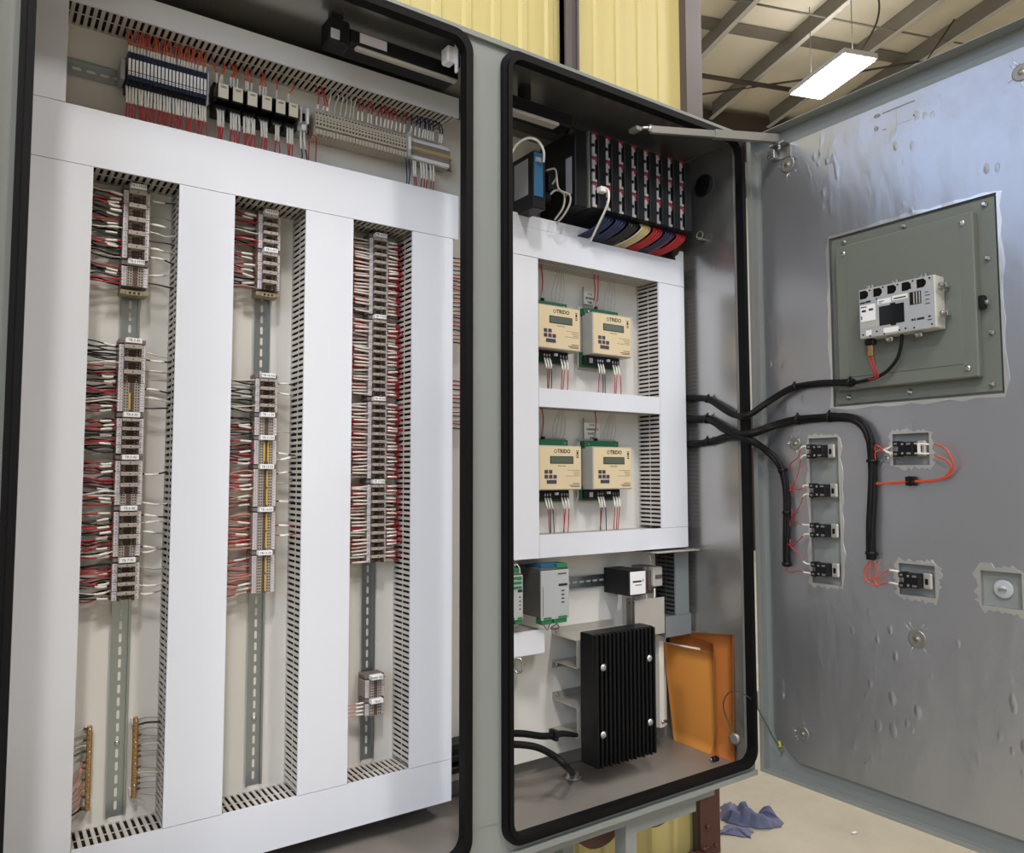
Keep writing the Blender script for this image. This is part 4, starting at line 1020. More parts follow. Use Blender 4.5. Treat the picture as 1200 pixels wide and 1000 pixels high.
# ------------------------------------------------------------------ power supplies on the short rail
def psu(label, x0, x1, z0, z1, yf, small=False):
    t = thing('power_supply', label, 'power supply', ((x0+x1)/2, PNL, z0)); w = x1-x0
    mb = MB(); mb.box(x0, x1, yf+.004, .290, z0+.006, z1-.004, 'psu_side', .0015); mb.build('case', t)
    mb = MB(); mb.box(x0, x1, yf, yf+.004, z0, z1-.010, 'psu_grey', .001); mb.box(x0+w*.06, x0+w*.075, yf-.0006, yf, z0+.01, z1-.05, 'psu_side'); mb.build('front_panel', t)
    mb = MB(); mb.box(x0+w*.1, x1-w*.05, yf+.012, yf+.05, z1-.006, z1+.006, 'psu_green' if small else 'device_blue', .001)
    if not small: mb.box(x0+w*.60, x1-w*.02, yf+.004, yf+.020, z1-.008, z1+.006, 'psu_green', .001)
    mb.build('upper_connector', t)
    mb = MB(); mb.box(x0+w*.05, x0+w*.42, yf+.004, yf+.03, z0-.012, z0+.004, 'psu_green', .001); mb.box(x0+w*.48, x0+w*.95, yf+.004, yf+.03, z0-.012, z0+.004, 'psu_green', .001); mb.build('lower_connector', t)
    mb = MB()
    if small:
        for k in range(3): mb.box(x0+w*.2, x0+w*.9, yf-.001, yf, z1-.020-k*.012, z1-.013-k*.012, 'psu_green')
    mb.box(x0+w*.62, x0+w*.93, yf-.001, yf, z1-.052, z1-.046, 'ink_black')
    for k in range(4): mb.box(x0+w*.72, x0+w*.82, yf-.001, yf, z1-.066-k*.010, z1-.063-k*.010, 'ink_black')
    mb.box(x0+w*.08, x0+w*.36, yf-.0008, yf, z0+.002, z0+.007, 'psu_green'); mb.box(x0+w*.6, x0+w*.92, yf-.0008, yf, z0+.002, z0+.007, 'psu_green'); mb.box(x0+w*.6, x0+w*.9, yf-.0008, yf, z1-.022, z1-.018, 'psu_side')
    mb.build('markings', t)
    return t
YP = .175
a, b = A(634, 664, YP), A(667, 722, YP); xp0, xp1 = a.x, A(667, 700, YP).x
psu('large light grey power supply with green and blue plugs on the short rail', xp0, xp1, A(650, 726, YP).z, A(650, 664, YP).z, YP)
a, b = A(602, 674, YP), A(613, 725, YP)
psu('narrow light grey power supply with green plugs at the centre post', b.x-.042, b.x, A(607, 727, YP).z, A(607, 670, YP).z, YP, True)
for k, (ua, ub) in enumerate(((636, 642), (652, 645))):
    wire([A(ua, 730, YP+.01), A(ua+3, 736, YP), A(ub, 738-k, YP), A(ub+2+k*6, 731, YP+.01)], .0012, 'wire_black', 'thin dark wire looping below the large power supply', 'wire loops below the large power supply')
wire([A(602, 663, .19), A(606, 662, .185), A(609, 667, .18), A(609, 672, .18)], .0015, 'wire_white', 'short white wire entering the narrow power supply from above')
# white duct end under the power supplies and eye bolt
duct('short white duct below the power supplies, left of the aluminium brackets', 1.100, A(644, 760, FR).x-.016, A(620, 768, FR).z, A(620, 740, FR).z, 'x')
t = thing('eye_bolt', 'chrome lifting eye on the white panel beside the centre post', 'eye bolt', tuple(A(607, 780, .19)))
c = A(607, 780, .19)
mb = MB(); mb.tube([c + Vector((.014*math.cos(q)*.55, -.010*math.cos(q), .0185*math.sin(q))) for q in [2*math.pi*i/20 for i in range(21)]], .0034, 'steel', 8, False); mb.build('ring', t)
mb = MB(); mb.cyl(c+Vector((0, .01, 0)), (0, 1, 0), .004, .085, 'steel', 8); mb.build('shank', t)
# small black relay with white label, next to it a brown base and white plug
a, b = A(738, 671, .185), A(757, 696, .185)
t = thing('panel_relay', 'black box relay with white printed face at the right end of the short rail', 'relay', (a.x, PNL, b.z))
mb = MB(); mb.box(a.x-.004, b.x, .187, .291, b.z-.002, a.z+.004, 'black_plastic', .001); mb.build('housing', t)
mb = MB(); mb.box(a.x+.002, b.x-.001, .185, .187, b.z+.001, a.z, 'marker_white', .0005); mb.build('label_face', t)
mb = MB(); cxx, czz = (a.x+b.x)/2, (a.z+b.z)/2; mb.box(cxx-.020, cxx+.014, .1846, .185, czz+.002, czz+.007, 'ink_black'); mb.box(cxx-.010, cxx+.014, .1847, .185, czz-.007, czz-.004, 'clamp_grey'); mb.box(cxx+.018, cxx+.022, .1847, .185, czz+.003, czz+.010, 'clamp_grey'); mb.build('print', t)
a2, b2 = A(757, 664, .235), A(766, 695, .235)
mb = MB(); mb.box(a2.x-.006, b2.x+.004, .235, .291, b2.z, a2.z, 'clamp_grey', .002); mb.box(a2.x, b2.x, .225, .235, b2.z+.01, a2.z-.012, 'brown_trim', .001); tag(mb.build('terminal_block'), 'brown terminal block right of the black box relay', 'terminal block')
a3, b3 = A(766, 665, .215), A(777, 687, .215)
mb = MB(); mb.box(a3.x, b3.x, .215, .285, b3.z, a3.z, 'meter_case', .003); mb.box(a3.x+.006, b3.x-.004, .214, .216, (a3.z+b3.z)/2-.006, (a3.z+b3.z)/2+.006, 'brown_trim'); tag(mb.build('fuse_block'), 'rounded white plug-in fuse right of the brown terminal block', 'fuse')
wire([A(763, 660, .22), A(762, 653, .22), A(761, 650, .23)], .002, 'wire_white', 'white wire rising from the plug-in fuse')
wire([A(767, 690, .215), A(767, 700, .21), A(765, 706, .215)], .003, 'wire_white', 'pale wire hanging down from the plug-in fuse')
wire([A(757, 697, .225), A(759, 705, .22), A(761, 707, .22)], .002, 'wire_white', 'short pale wire under the brown terminal block')
# perforated angle and flat plate behind the heat sink
t = thing('slotted_angle', 'grey metal angle upright between relay and heat sink', 'bracket', (1.5, .29, .86))
a, b = A(732, 701, .27), A(740, 733, .27); 
mb = MB(); mb.box(a.x, a.x+.018, .262, .264, b.z, a.z, 'steel_dull'); mb.box(a.x+.018, a.x+.020, .262, .299, b.z, a.z, 'aluminium'); mb.box(a.x+.020, a.x+.034, .262, .264, b.z, a.z, 'steel_dull'); mb.build('angle', t)
for dx in (.008, .028): mb = MB(); mb.cyl((a.x+dx, .262, a.z-.014), (0, -1, 0), .0035, .002, 'steel', 8); mb.build('screw', t)
mb = MB(); p0, p1 = A(744, 704, .206), A(779, 742, .206); mb.box(p0.x, p1.x, .206, .208, A(779, 742, .206).z, A(752, 703, .206).z, 'meter_case'); mb.box(p0.x, p0.x+.012, .208, .299, A(779, 742, .206).z+.01, A(779, 742, .206).z+.014, 'meter_case'); tag(mb.build('cover_plate'), 'plain light plate behind the heat sink below the relay', 'plate')

# ------------------------------------------------------------------ aluminium hat channels and heat sink
for (va, vb, lab) in ((744, 776, 'upper folded aluminium bracket carrying the black heat sink'), (820, 855, 'lower folded aluminium bracket carrying the black heat sink')):
    zt, zb = A(655, va, .28).z, A(655, vb, .28).z; x0, x1 = A(648, 780, .295).x, 1.556
    t = thing('heat_sink_bracket', lab, 'bracket', (x0, PNL, zb)); th = .0022
    mb = MB()
    mb.box(x0, x1, PNL-.0045, PNL-.0008, zt, zt+.018, 'aluminium'); mb.box(x0, x1, .190, PNL-.001, zt-th, zt, 'aluminium'); mb.box(x0, x1, .190, .190+th, zb+th, zt-th, 'aluminium')
    mb.box(x0, x1, .190, PNL-.001, zb, zb+th, 'aluminium'); mb.box(x0, x1, PNL-.0045, PNL-.0008, zb-.018, zb, 'aluminium')
    mb.build('folded_sheet', t)
    for z in (zt+.010, zb-.010):
        mb = MB(); mb.lathe((x0+.014, PNL-.005, z), (0, -1, 0), [(0, .0055), (.003, .0055), (.0045, .003)], 'steel', 10); mb.build('screw', t)
hx0, hx1, hz0, hz1 = 1.339, 1.560, .522, .862
t = thing('heat_sink', 'large black finned heat sink module standing in front of the aluminium brackets', 'heat sink', (1.45, .15, hz0))
mb = MB(); mb.box(hx0, hx1, .134, .186, hz0, hz1, 'black_anodised', .002); mb.build('module_body', t)
mb = MB()
nf = 15; pf = (hx1-hx0)/nf
for i in range(nf): mb.box(hx0+i*pf, hx0+i*pf+pf*.45, .117, .1342, hz0-.002*(i % 2), hz1, 'black_anodised', .0012)
mb.build('cooling_fins', t)
for (u, v) in ((708, 783), (762, 772), (708, 862), (763, 847)):
    p = A(u, v, .114); mb = MB(); mb.cyl((p.x, .134, p.z), (0, -1, 0), .004, .018, 'steel', 8); mb.lathe((p.x, .118, p.z), (0, -1, 0), [(0, .0105), (.003, .0105), (.0045, .0080), (.0062, .0062), (.0080, .0030)], 'steel', 12); mb.build('screw', t)
for (u, v) in ((765, 885), (702, 893)):
    p = A(u, v, .15); mb = MB(); mb.lathe((min(p.x, hx1-.012), .15, hz0), (0, 0, -1), [(0, .009), (.004, .009), (.004, .006), (.008, .006)], 'brass', 12); mb.build('foot_nut', t)
# cables left of the heat sink
mb = MB(); mb.tube(spline([A(585, 860, .16), A(612, 860, .16), A(635, 863, .165), A(650, 862, .17)], 6), .0085, 'cable_black', 10); tag(mb.build('power_cable'), 'upper thick black cable running from the centre post to the heat sink', 'cable')
mb = MB(); mb.tube(spline([A(648, 862, .17), A(660, 860, .17), A(676, 862, .172)], 4), .010, 'black_plastic', 8, r1=.006); mb.box(A(649, 862, .17).x-.006, A(649, 862, .17).x+.006, .155, .185, A(649, 862, .17).z-.012, A(649, 862, .17).z+.014, 'black_plastic', .002); tag(mb.build('cable_end'), 'black taped cable end below the lower aluminium bracket', 'cable')
g = FZ(671, 911, CB+.012)
mb = MB(); mb.tube(spline([A(585, 873, .13), A(610, 873, .12), A(632, 877, .11), A(652, 888, .10), A(664, 899, .095), Vector((g.x, g.y, g.z+.01))], 6), .0085, 'cable_black', 10); tag(mb.build('power_cable'), 'lower black cable curving down into the gland in the cabinet floor', 'cable')
mb = MB(); mb.lathe((g.x, g.y, CB+.0102), (0, 0, 1), [(0, .026), (.005, .026), (.005, .019), (.013, .018), (.016, .012)], 'steel_dull', 16); tag(mb.build('cable_gland'), 'round cable gland in the floor of the right compartment', 'gland')
# white plastic strip and screw beside the envelope
p0, p1 = A(772, 752, .24), A(779, 852, .24)
mb = MB(); mb.box(p0.x, p1.x, .240, .243, p1.z, p0.z, 'paper_white'); mb.box(p0.x, p0.x+.003, .243, .2995, p1.z, p0.z, 'paper_white'); tag(mb.build('edge_strip'), 'white edge strip between the heat sink and the orange envelope', 'strip')
p = A(777, 846, .238); mb = MB(); mb.lathe(tuple(p), (0, -1, 0), [(-.004, .006), (.002, .006), (.004, .003)], 'steel', 10); mb.cyl((p.x+.010, p.y+.001, p.z), (0, -1, 0), .005, .006, 'brown_rust', 8); tag(mb.build('screw'), 'bright screw at the lower end of the white strip by the envelope', 'screw')

# ------------------------------------------------------------------ envelope and its reflection
zf = CB+.0108
bl, br = FZ(775, 862, zf), FZ(841, 888, zf)
bl.y = min(bl.y, .293)
tl = A(777, 753, bl.y-.002); tr = A(836, 765, br.y+.002)
t = thing('envelope', 'orange paper envelope standing open on the cabinet floor right of the heat sink', 'envelope', tuple(bl))
def panel(bl, br, tr, tl, m, bulge, nm, n=8, th=.0012):
    nn = (br-bl).cross(tl-bl).normalized()
    if nn.dot(EYE-bl) < 0: nn = -nn
    mb = MB(); g = []
    for side in (0, 1):
        k = len(mb.v); g.append(k)
        for j in range(n+1):
            for i in range(n+1):
                s_, q = i/n, j/n; p = bl.lerp(br, s_).lerp(tl.lerp(tr, s_), q); mb.v.append(tuple(p + nn*(bulge*math.sin(math.pi*s_)*(.2+.8*q) - th*side)))
        for j in range(n):
            for i in range(n):
                f = [k+j*(n+1)+i, k+j*(n+1)+i+1, k+(j+1)*(n+1)+i+1, k+(j+1)*(n+1)+i]; mb.face(f if not side else f[::-1], m, True)
    N = n+1
    edge = [i for i in range(N)] + [i*N+n for i in range(1, N)] + [n*N+i for i in range(n-1, -1, -1)] + [i*N for i in range(n-1, 0, -1)]
    for q in range(len(edge)):
        e0, e1 = edge[q], edge[(q+1) % len(edge)]; mb.face([g[0]+e0, g[0]+e1, g[1]+e1, g[1]+e0], m)
    return mb.build(nm, t, fix=False)
panel(bl, br, tr, tl, 'envelope', .004, 'front_panel')
bk = Vector((.012, .006, 0)); tl2 = A(781, 740, bl.y+.002)+Vector((.012, 0, 0)); tr2 = tr+Vector((.010, .004, .004)); 
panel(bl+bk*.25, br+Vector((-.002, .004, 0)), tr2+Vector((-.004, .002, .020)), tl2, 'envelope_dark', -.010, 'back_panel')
mb = MB(); m1 = tl.lerp(tr, .75)
mb.v = [tuple(p) for p in (tl+Vector((.004, .002, -.02)), tl+Vector((.008, .004, .000)), m1+Vector((.004, .004, .004)), m1+Vector((.003, .003, -.02)))]; mb.face([0, 1, 2, 3], 'paper_white'); mb.build('inner_sheet', t, fix=False)
XW = 1.806  # reflection of the envelope in the wall liner, built as solid sheets
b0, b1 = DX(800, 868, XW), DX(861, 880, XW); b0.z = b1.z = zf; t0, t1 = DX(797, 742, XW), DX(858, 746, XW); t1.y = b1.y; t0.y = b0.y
t = thing('envelope', 'orange sheets against the right wall standing in for a reflection of the open envelope', 'envelope', tuple(b0))
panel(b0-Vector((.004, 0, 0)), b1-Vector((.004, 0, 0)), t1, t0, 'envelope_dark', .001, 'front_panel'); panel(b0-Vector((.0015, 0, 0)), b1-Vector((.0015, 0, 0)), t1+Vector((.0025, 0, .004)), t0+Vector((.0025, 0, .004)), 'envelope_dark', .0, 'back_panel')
p = FZ(838, 892, zf); mb = MB(); mb.box(p.x-.012, p.x+.012, p.y-.008, p.y+.008, zf-.0005, zf+.012, 'black_plastic', .003); mb.cyl((p.x-.014, p.y, zf+.006), (-1, 0, 0), .004, .006, 'steel', 8); tag(mb.build('rubber_plug'), 'small black plug lying at the foot of the open envelope', 'plug')
# round grey plug on a thin green ground wire going to the door
c = DX(862, 866, 1.790); t = thing('wire_plug', 'round grey terminal cap hanging at the right wall on a thin green wire', 'cap', tuple(c))
mb = MB(); mb.lathe(tuple(c), (-1, -.3, .1), [(0, .010), (.003, .017), (.008, .017), (.011, .010)], 'steel_dull', 14); mb.build('cap', t)
mb = MB(); mb.tube(spline([c+Vector((-.004, 0, .012)), DX(850, 838, 1.785), DX(848, 822, 1.775), DX(856, 811, 1.765), A(868, 812, -.03), DX(882, 822, 1.80), DX(896, 845, 1.83), DX(905, 862, 1.85), DX(913, 874, 1.858)], 6), .0018, 'wire_green', 6); tag(mb.build('ground_wire'), 'thin green ground wire looping from the cabinet wall to the door corner', 'wire')
# ================================================================== black module rack above the meters
YR = .12
u_l, u_r = 695, 811
XA, XB = A(u_l, 200, YR).x, A(u_r, 240, YR).x
ZTt, ZTb = A(752, 173, YR).z, A(752, 258, YR).z
NMOD = 8; PM = (XB-XA)/NMOD
rack = thing('module_rack', 'black rack of the controller behind its row of modules at the top right', 'rack', ((XA+XB)/2, .29, ZTb))
mb = MB(); mb.box(XA-.004, XB+.004, .205, .292, ZTb+.004, ZTt-.004, 'black_plastic', .002); mb.build('backplane', rack)
mb = MB(); mb.box(XA-.052, XA-.004, YR+.012, .292, ZTb, ZTt, 'black_plastic', .002); mb.box(XA-.012, XA-.008, YR+.004, YR+.012, ZTb, ZTt, 'steel_dull'); mb.build('power_module', rack)
mb = MB(); p0 = DX(663, 187, XA-.053); p1 = DX(670, 227, XA-.053)
mb.box(XA-.0535, XA-.052, min(p0.y, p1.y), max(p0.y, p1.y), p1.z, p0.z, 'plc_white'); mb.build('rating_label', rack)
mb = MB(); mb.box(XB+.004, XB+.018, YR+.05, .292, ZTb-.004, ZTt-.03, 'black_plastic', .002); mb.build('end_cover', rack)
def plc_module():
    w = PM*.97; h2 = (ZTt-ZTb)/2; H_ = ZTt-ZTb
    m = MB(); m.box(0, w, .010, .084, -h2, h2, 'black_plastic', .001); r = m.build('controller_module')
    WL[r.name] = Vector((0, 0, 0))
    k = MB(); k.box(w*.42, w, 0, .010, -h2+.002, h2-.002, 'black_plastic', .0015); k.build('door_flap', r)
    for seg in range(3):
        zt = h2-.004-seg*H_/3; zb = zt-H_/3+.010
        k = MB(); k.box(w*.08, w*.26, .006, .010, zb, zt, 'plc_white'); k.box(w*.26, w*.40, .006, .010, zb, zb+.007, 'plc_white'); k.box(w*.26, w*.38, .006, .010, zt-.012, zt-.004, 'plc_white')
        k.build('terminal_edge', r)
        k = MB(); k.box(w*.05, w*.42, .005, .010, zt+.001, zt+.006, 'plc_red'); k.box(w*.30, w*.40, .005, .010, zt-.008, zt+.001, 'plc_red'); k.build('red_tab', r)
        k = MB(); k.box(w*.06, w*.2, .004, .010, zb+.026, zb+.034, 'black_plastic'); k.build('latch', r)
    return r
pm = None
MODN = ['leftmost', 'second', 'third', 'fourth', 'fifth', 'sixth', 'seventh', 'rightmost']
for i in range(NMOD):
    loc = (XA+PM*i, YR, (ZTt+ZTb)/2)
    lab = '%s of the eight black controller modules in the rack%s' % (MODN[i], ', white cable plugged in' if i == 0 else '')
    if pm is None: pm = plc_module(); pm.location = loc; tag(pm, lab, 'controller module', 'controller modules in the black rack')
    else: copy_tree(pm, loc, lab)
# wire bundles from the modules down into the duct
bund = [('wire_blue', 0), ('wire_blue', 1), ('wire_black', 2), ('wire_yellow', 3), ('wire_red', 4), ('wire_blue', 5), ('wire_red', 6)]
CN['wire_yellow'] = 'cream and yellow'
for m, k in bund:
    t = thing('wire_bundle', '%s wire bundle dropping from the %s controller module into the white duct' % (CN[m], MODN[k+1] if k < 6 else 'rightmost'), 'wire bundle', (XA+PM*(k+1.4), YR+.03, ZTb))
    for j in range(7):
        mb = MB(); xx = XA+PM*(k+1)+PM*(.15+.11*j); zt = ZTb+.002
        xe = xx - .055 + .004*(j % 3); mc = m
        if m == 'wire_yellow' and j in (0, 3, 5): mc = 'wire_white'
        if m == 'wire_blue' and j == 5 and k == 5: mc = 'wire_red'
        mb.tube(spline([(xx, YR+.030, zt), (xx-.003, YR+.022+.003*(j % 2), zt-.018), (xx-.022, YR+.045, zt-.042), (xe, YR+.098, 1.9440)], 5), .0026, mc, 6)
        mb.build('strand', t, fix=False)
mb = MB(); c = A(708, 222, YR-.014); mb.box(c.x-.012, c.x+.008, YR-.016, YR+.004, c.z-.008, c.z+.008, 'sleeve_white', .002); mb.tube(spline([(c.x+.004, c.y, c.z+.003), (c.x+.012, c.y-.004, c.z-.004), (c.x+.010, c.y-.002, c.z-.04), tuple(A(698, 270, .16)), tuple(A(692, 283, .19))], 6), .0032, 'sleeve_white', 8)
tag(mb.build('network_cable'), 'white network cable plugged into the leftmost controller module, dropping to the duct', 'cable')
# network device with blue plug
xs_ = A(625, 200, .13).x
t = thing('network_device', 'black box with pale rating label and blue plug, left of the rack', 'network device', (xs_+.02, .29, 1.97))
zt, zb = A(626, 176, .13).z, A(626, 243, .13).z
mb = MB(); mb.box(xs_, xs_+.040, .130, .290, zb, zt, 'black_plastic', .002); mb.build('case', t)
mb = MB(); q0 = DX(603, 195, xs_); q1 = DX(619, 228, xs_); mb.box(xs_-.0008, xs_, q1.y, min(q0.y, .28), q1.z, q0.z, 'plc_white')
mb.build('rating_label', t)
mb = MB(); mb.box(xs_+.001, xs_+.030, .127, .130, zb+.03, zt-.004, 'device_blue', .001); mb.box(xs_+.004, xs_+.022, .1255, .127, zt-.03, zt-.018, 'plc_white'); mb.build('front_panel', t)
for nm, P, r in (('white looped network cable over the black network device', [A(597, 186, .13), A(605, 170, .12), A(618, 162, .11), A(630, 165, .105), A(637, 177, .105), A(637, 190, .118)], .0034),
              ('pale cable looping down right of the network device', [A(652, 205, .15), A(655, 222, .14), A(667, 228, .14), (A(668, 238, .14)), A(661, 252, .15), A(652, 262, .17)], .0028),
              ('lower pale cable curling between network device and rack', [A(645, 228, .16), A(652, 223, .15), A(661, 228, .15), A(660, 243, .15), A(650, 258, .17)], .0028),
              ('grey cable bending behind the network device plug', [A(640, 200, .16), A(650, 198, .15), A(652, 208, .15), A(647, 216, .16)], .0026)):
    mb = MB(); mb.tube(spline(P, 6), r, 'sleeve_white' if 'white' in nm else 'wire_clear', 8); tag(mb.build('network_cable'), nm, 'cable')
mb = MB(); p0 = A(628, 172, .25); p1 = A(650, 245, .25); mb.box(p0.x, p1.x, .275, .299, p1.z, p0.z, 'panel_white'); tag(mb.build('mounting_block'), 'pale plate on the panel behind the network device', 'plate')
mb = MB(); p = A(640, 215, .2); mb.box(p.x-.012, p.x+.012, .17, .22, p.z-.03, p.z+.03, 'black_plastic', .004); mb.box(p.x-.02, p.x+.004, .18, .21, p.z-.055, p.z-.03, 'black_plastic', .004); tag(mb.build('plug_adapter'), 'black plug cluster right of the blue plug', 'plug')
# round black vent and ring on the right wall
c = DX(824, 217, 1.805); mb = MB(); mb.lathe((CW-.0046, c.y, c.z), (-1, 0, 0), [(0, .034), (.006, .034), (.009, .028)], 'black_plastic', 20); mb.cyl((CW-.0136, c.y, c.z), (-1, 0, 0), .02, .004, 'dark_hole', 16); tag(mb.build('wall_plug'), 'round black plug in the right cabinet wall beside the rack', 'plug')
c = DX(820, 276, 1.79); mb = MB(); mb.tube([c+Vector((0, .012*math.cos(q), .012*math.sin(q))) for q in [2*math.pi*i/16 for i in range(17)]], .0018, 'steel_dull', 6, False); mb.cyl((CW-.0046, c.y, c.z-.010), (-1, 0, 0), .004, .028, 'steel_dull', 8); tag(mb.build('hook_ring'), 'small metal ring at the right wall below the rack end', 'ring')
# ================================================================== right door, opened square to the cabinet
DS = 1.872      # inner face of the door sheet
DF = 1.860      # face of the foil-covered insulation
DY0, DY1, DZ0, DZ1 = -.006, -.910, .452, 2.274
mb = MB(); mb.box(DS, DS+.002, DY1, DY0, DZ0, DZ1, 'cabinet_grey')
mb.box(1.832, DS, DY0-.002, DY0, DZ0, DZ1, 'cabinet_grey'); mb.box(1.832, DS, DY1, DY1+.002, DZ0, DZ1, 'cabinet_grey')
mb.box(1.832, DS, DY1+.002, DY0-.002, DZ1-.002, DZ1, 'cabinet_grey'); mb.box(1.832, DS, DY1+.002, DY0-.002, DZ0, DZ0+.002, 'cabinet_grey')
mb.box(1.832, 1.8335, DY0-.014, DY0-.002, DZ0+.002, DZ1-.002, 'cabinet_grey'); mb.box(1.832, 1.8335, DY1+.002, DY0-.014, DZ0+.002, DZ0+.011, 'cabinet_grey')
door = mb.build('door', cab)
door['label'] = 'open right cabinet door lined with silver foil insulation'
# hinges
for z in (2.10, 1.36, .62):
    mb = MB(); mb.cyl((1.833, .004, z), (0, 0, 1), .006, .05, 'steel_dull', 10); mb.build('hinge', door)
# foil sheet with cut-outs: grid of cells, openings left out, bevelled lower hinge corner
HOLES = []
def dpx(u0, v0, u1, v1):
    a, b = DX(u0, v0, DF), DX(u1, v1, DF); return (min(a.y, b.y), max(a.y, b.y), min(a.z, b.z), max(a.z, b.z))
win = (-.661, -.246, 1.460, 1.915)
strip = (-.255, -.169, .991, 1.380)
sq1 = (-.492, -.403, 1.304, 1.381)
sq2 = (-.494, -.408, .990, 1.065)
sq3 = (-.678, -.595, .988, 1.066)
HOLES = [win, strip, sq1, sq2, sq3]
FY0, FY1, FZ0, FZ1 = -.868, -.037, .500, 2.222
CH = .075
ys = sorted({FY0, FY1, FY1-CH, *[h[0] for h in HOLES], *[h[1] for h in HOLES]}); zs = sorted({FZ0, FZ0+.055, FZ1, *[h[2] for h in HOLES], *[h[3] for h in HOLES]})
mb = MB()
def inhole(y, z): return any(h[0] < y < h[1] and h[2] < z < h[3] for h in HOLES)
filled = {}
for i in range(len(ys)-1):
    for j in range(len(zs)-1):
        yc, zc = (ys[i]+ys[i+1])/2, (zs[j]+zs[j+1])/2
        filled[i, j] = not inhole(yc, zc)
        if yc > FY1-CH and zc < FZ0+.055: filled[i, j] = 'c'
for (i, j), f in filled.items():
    if not f: continue
    y0, y1, z0, z1 = ys[i], ys[i+1], zs[j], zs[j+1]
    if f == 'c':
        mb.prism([(FY1-CH, FZ0), (FY1-CH, FZ0+.055), (FY1, FZ0+.055)], 'x', DF, DS, 'foil'); continue
    k = len(mb.v); mb.v += [(DF, y0, z0), (DF, y1, z0), (DF, y1, z1), (DF, y0, z1)]; mb.face([k, k+3, k+2, k+1], 'foil')
    for (di, dj, q) in ((-1, 0, ((y0, z0), (y0, z1))), (1, 0, ((y1, z0), (y1, z1))), (0, -1, ((y0, z0), (y1, z0))), (0, 1, ((y0, z1), (y1, z1)))):
        if not filled.get((i+di, j+dj)):
            k = len(mb.v); (a0, b0), (a1, b1) = q; mb.v += [(DF, a0, b0), (DF, a1, b1), (DS, a1, b1), (DS, a0, b0)]; mb.face([k, k+1, k+2, k+3], 'foil')
ins = mb.build('insulation_sheet', door, fix=False); ins['label'] = 'silver foil-faced insulation sheet'
# torn foil tape round the openings
rd = random.Random(9)
def ragged(h, w, irr):
    y0, y1, z0, z1 = h; inn, out = [], []
    def run(a, b, n, f):
        for i in range(n): t_ = i/n; inn.append(f(a+(b-a)*t_, 0)); out.append(f(a+(b-a)*t_, w*(.45+irr*rd.random())))
    run(y0, y1, 14, lambda s, d: (s, z0-d)); run(z0, z1, 14, lambda s, d: (y1+d, s)); run(y1, y0, 14, lambda s, d: (s, z1+d)); run(z1, z0, 14, lambda s, d: (y0-d, s))
    m = MB(); m.ringstrip(inn, out, 'x', DF-.0012, DF-.0001, 'foil_tape'); o = m.build('foil_tape', door); o['label'] = 'torn bright foil tape round an opening'
ragged(win, .010, .8); ragged(strip, .009, 1.1); ragged(sq1, .008, 1.2); ragged(sq2, .010, 1.3); ragged(sq3, .011, 1.2)
# insulation pins with round washers
for (u, v, r) in ((923, 193, .023), (932, 520, .017), (1075, 749, .022), (941, 860, .019), (1197, 85, .019), (1040, 537, .012)):
    c = DX(u, v, DF)
    mb = MB(); mb.lathe((DF-.0002, c.y, c.z), (-1, 0, 0), [(0, r), (.0018, r), (.0026, r*.86), (.0014, r*.6), (.0012, .004), (.004, .0032), (.005, .0015)], 'steel_dull' if r > .013 else 'steel', 20)
    mb.build('insulation_washer', door)
    for k in range(7):
        a = rd.uniform(0, 6.28); l = rd.uniform(.012, .03); p0 = Vector((DF-.0004, c.y+math.cos(a)*r, c.z+math.sin(a)*r)); p1 = Vector((DF-.0001, c.y+math.cos(a)*(r+l), c.z+math.sin(a)*(r+l)))
        mb = MB(); mb.tube([p0, (p0+p1)/2+Vector((0, .001, 0)), p1], .0011, 'foil', 5, r1=.0003); mb.build('foil_wrinkle', door, fix=False)
c = Vector((DS, (sq3[0]+sq3[1])/2, (sq3[2]+sq3[3])/2)); mb = MB(); mb.lathe(tuple(c+Vector((-.0002, 0, 0))), (-1, 0, 0), [(0, .021), (.003, .021), (.0045, .017), (.004, .010), (.006, .006), (.009, .004)], 'psu_grey', 20); mb.box(c.x-.010, c.x-.006, c.y-.008, c.y+.008, c.z-.002, c.z+.002, 'steel_dull'); mb.build('hole_plug', door)
# printed marks on the foil near the top
for (u, v, w_, h_) in ((1028, 136, .0085, .0048), (1027, 151, .0060, .0060)):
    p = DX(u, v, DF); inn = [(p.y+w_*.62*math.cos(a), p.z+h_*.62*math.sin(a)) for a in [2*math.pi*i/20 for i in range(20)]]; out = [(p.y+w_*math.cos(a), p.z+h_*math.sin(a)) for a in [2*math.pi*i/20 for i in range(20)]]
    mb = MB(); mb.ringstrip(inn, out, 'x', DF-.0008, DF-.0002, 'clamp_grey'); mb.box(DF-.0008, DF-.0002, p.y-w_*.35, p.y+w_*.3, p.z-h_*.3, p.z+h_*.2, 'clamp_grey'); mb.build('approval_mark', door)
mb = MB()
pa, pb2 = DX(1034, 133, DF), DX(1072, 118, DF); mb.box(DF-.0006, DF-.0002, pb2.y, pa.y, pa.z-.002, pa.z+.0015, 'pvc_dark_grey')
pc, pd = DX(1050, 131, DF), DX(1069, 139, DF); zb_ = DX(1052, 146, DF).z
mb.box(DF-.0006, DF-.0002, pc.y-.001, pc.y, zb_, pa.z, 'meter_case'); mb.box(DF-.0006, DF-.0002, pd.y, pc.y, zb_, zb_+.001, 'meter_case'); pe = DX(1071, 135, DF); mb.box(DF-.0006, DF-.0002, pe.y-.0015, pe.y+.0015, pe.z-.0015, pe.z+.0015, 'ink_black'); pf_ = DX(1036, 152, DF); mb.box(DF-.0006, DF-.0002, pf_.y-.006, pf_.y+.004, pf_.z-.0008, pf_.z+.0008, 'clamp_grey')
mb.build('printed_lines', door)
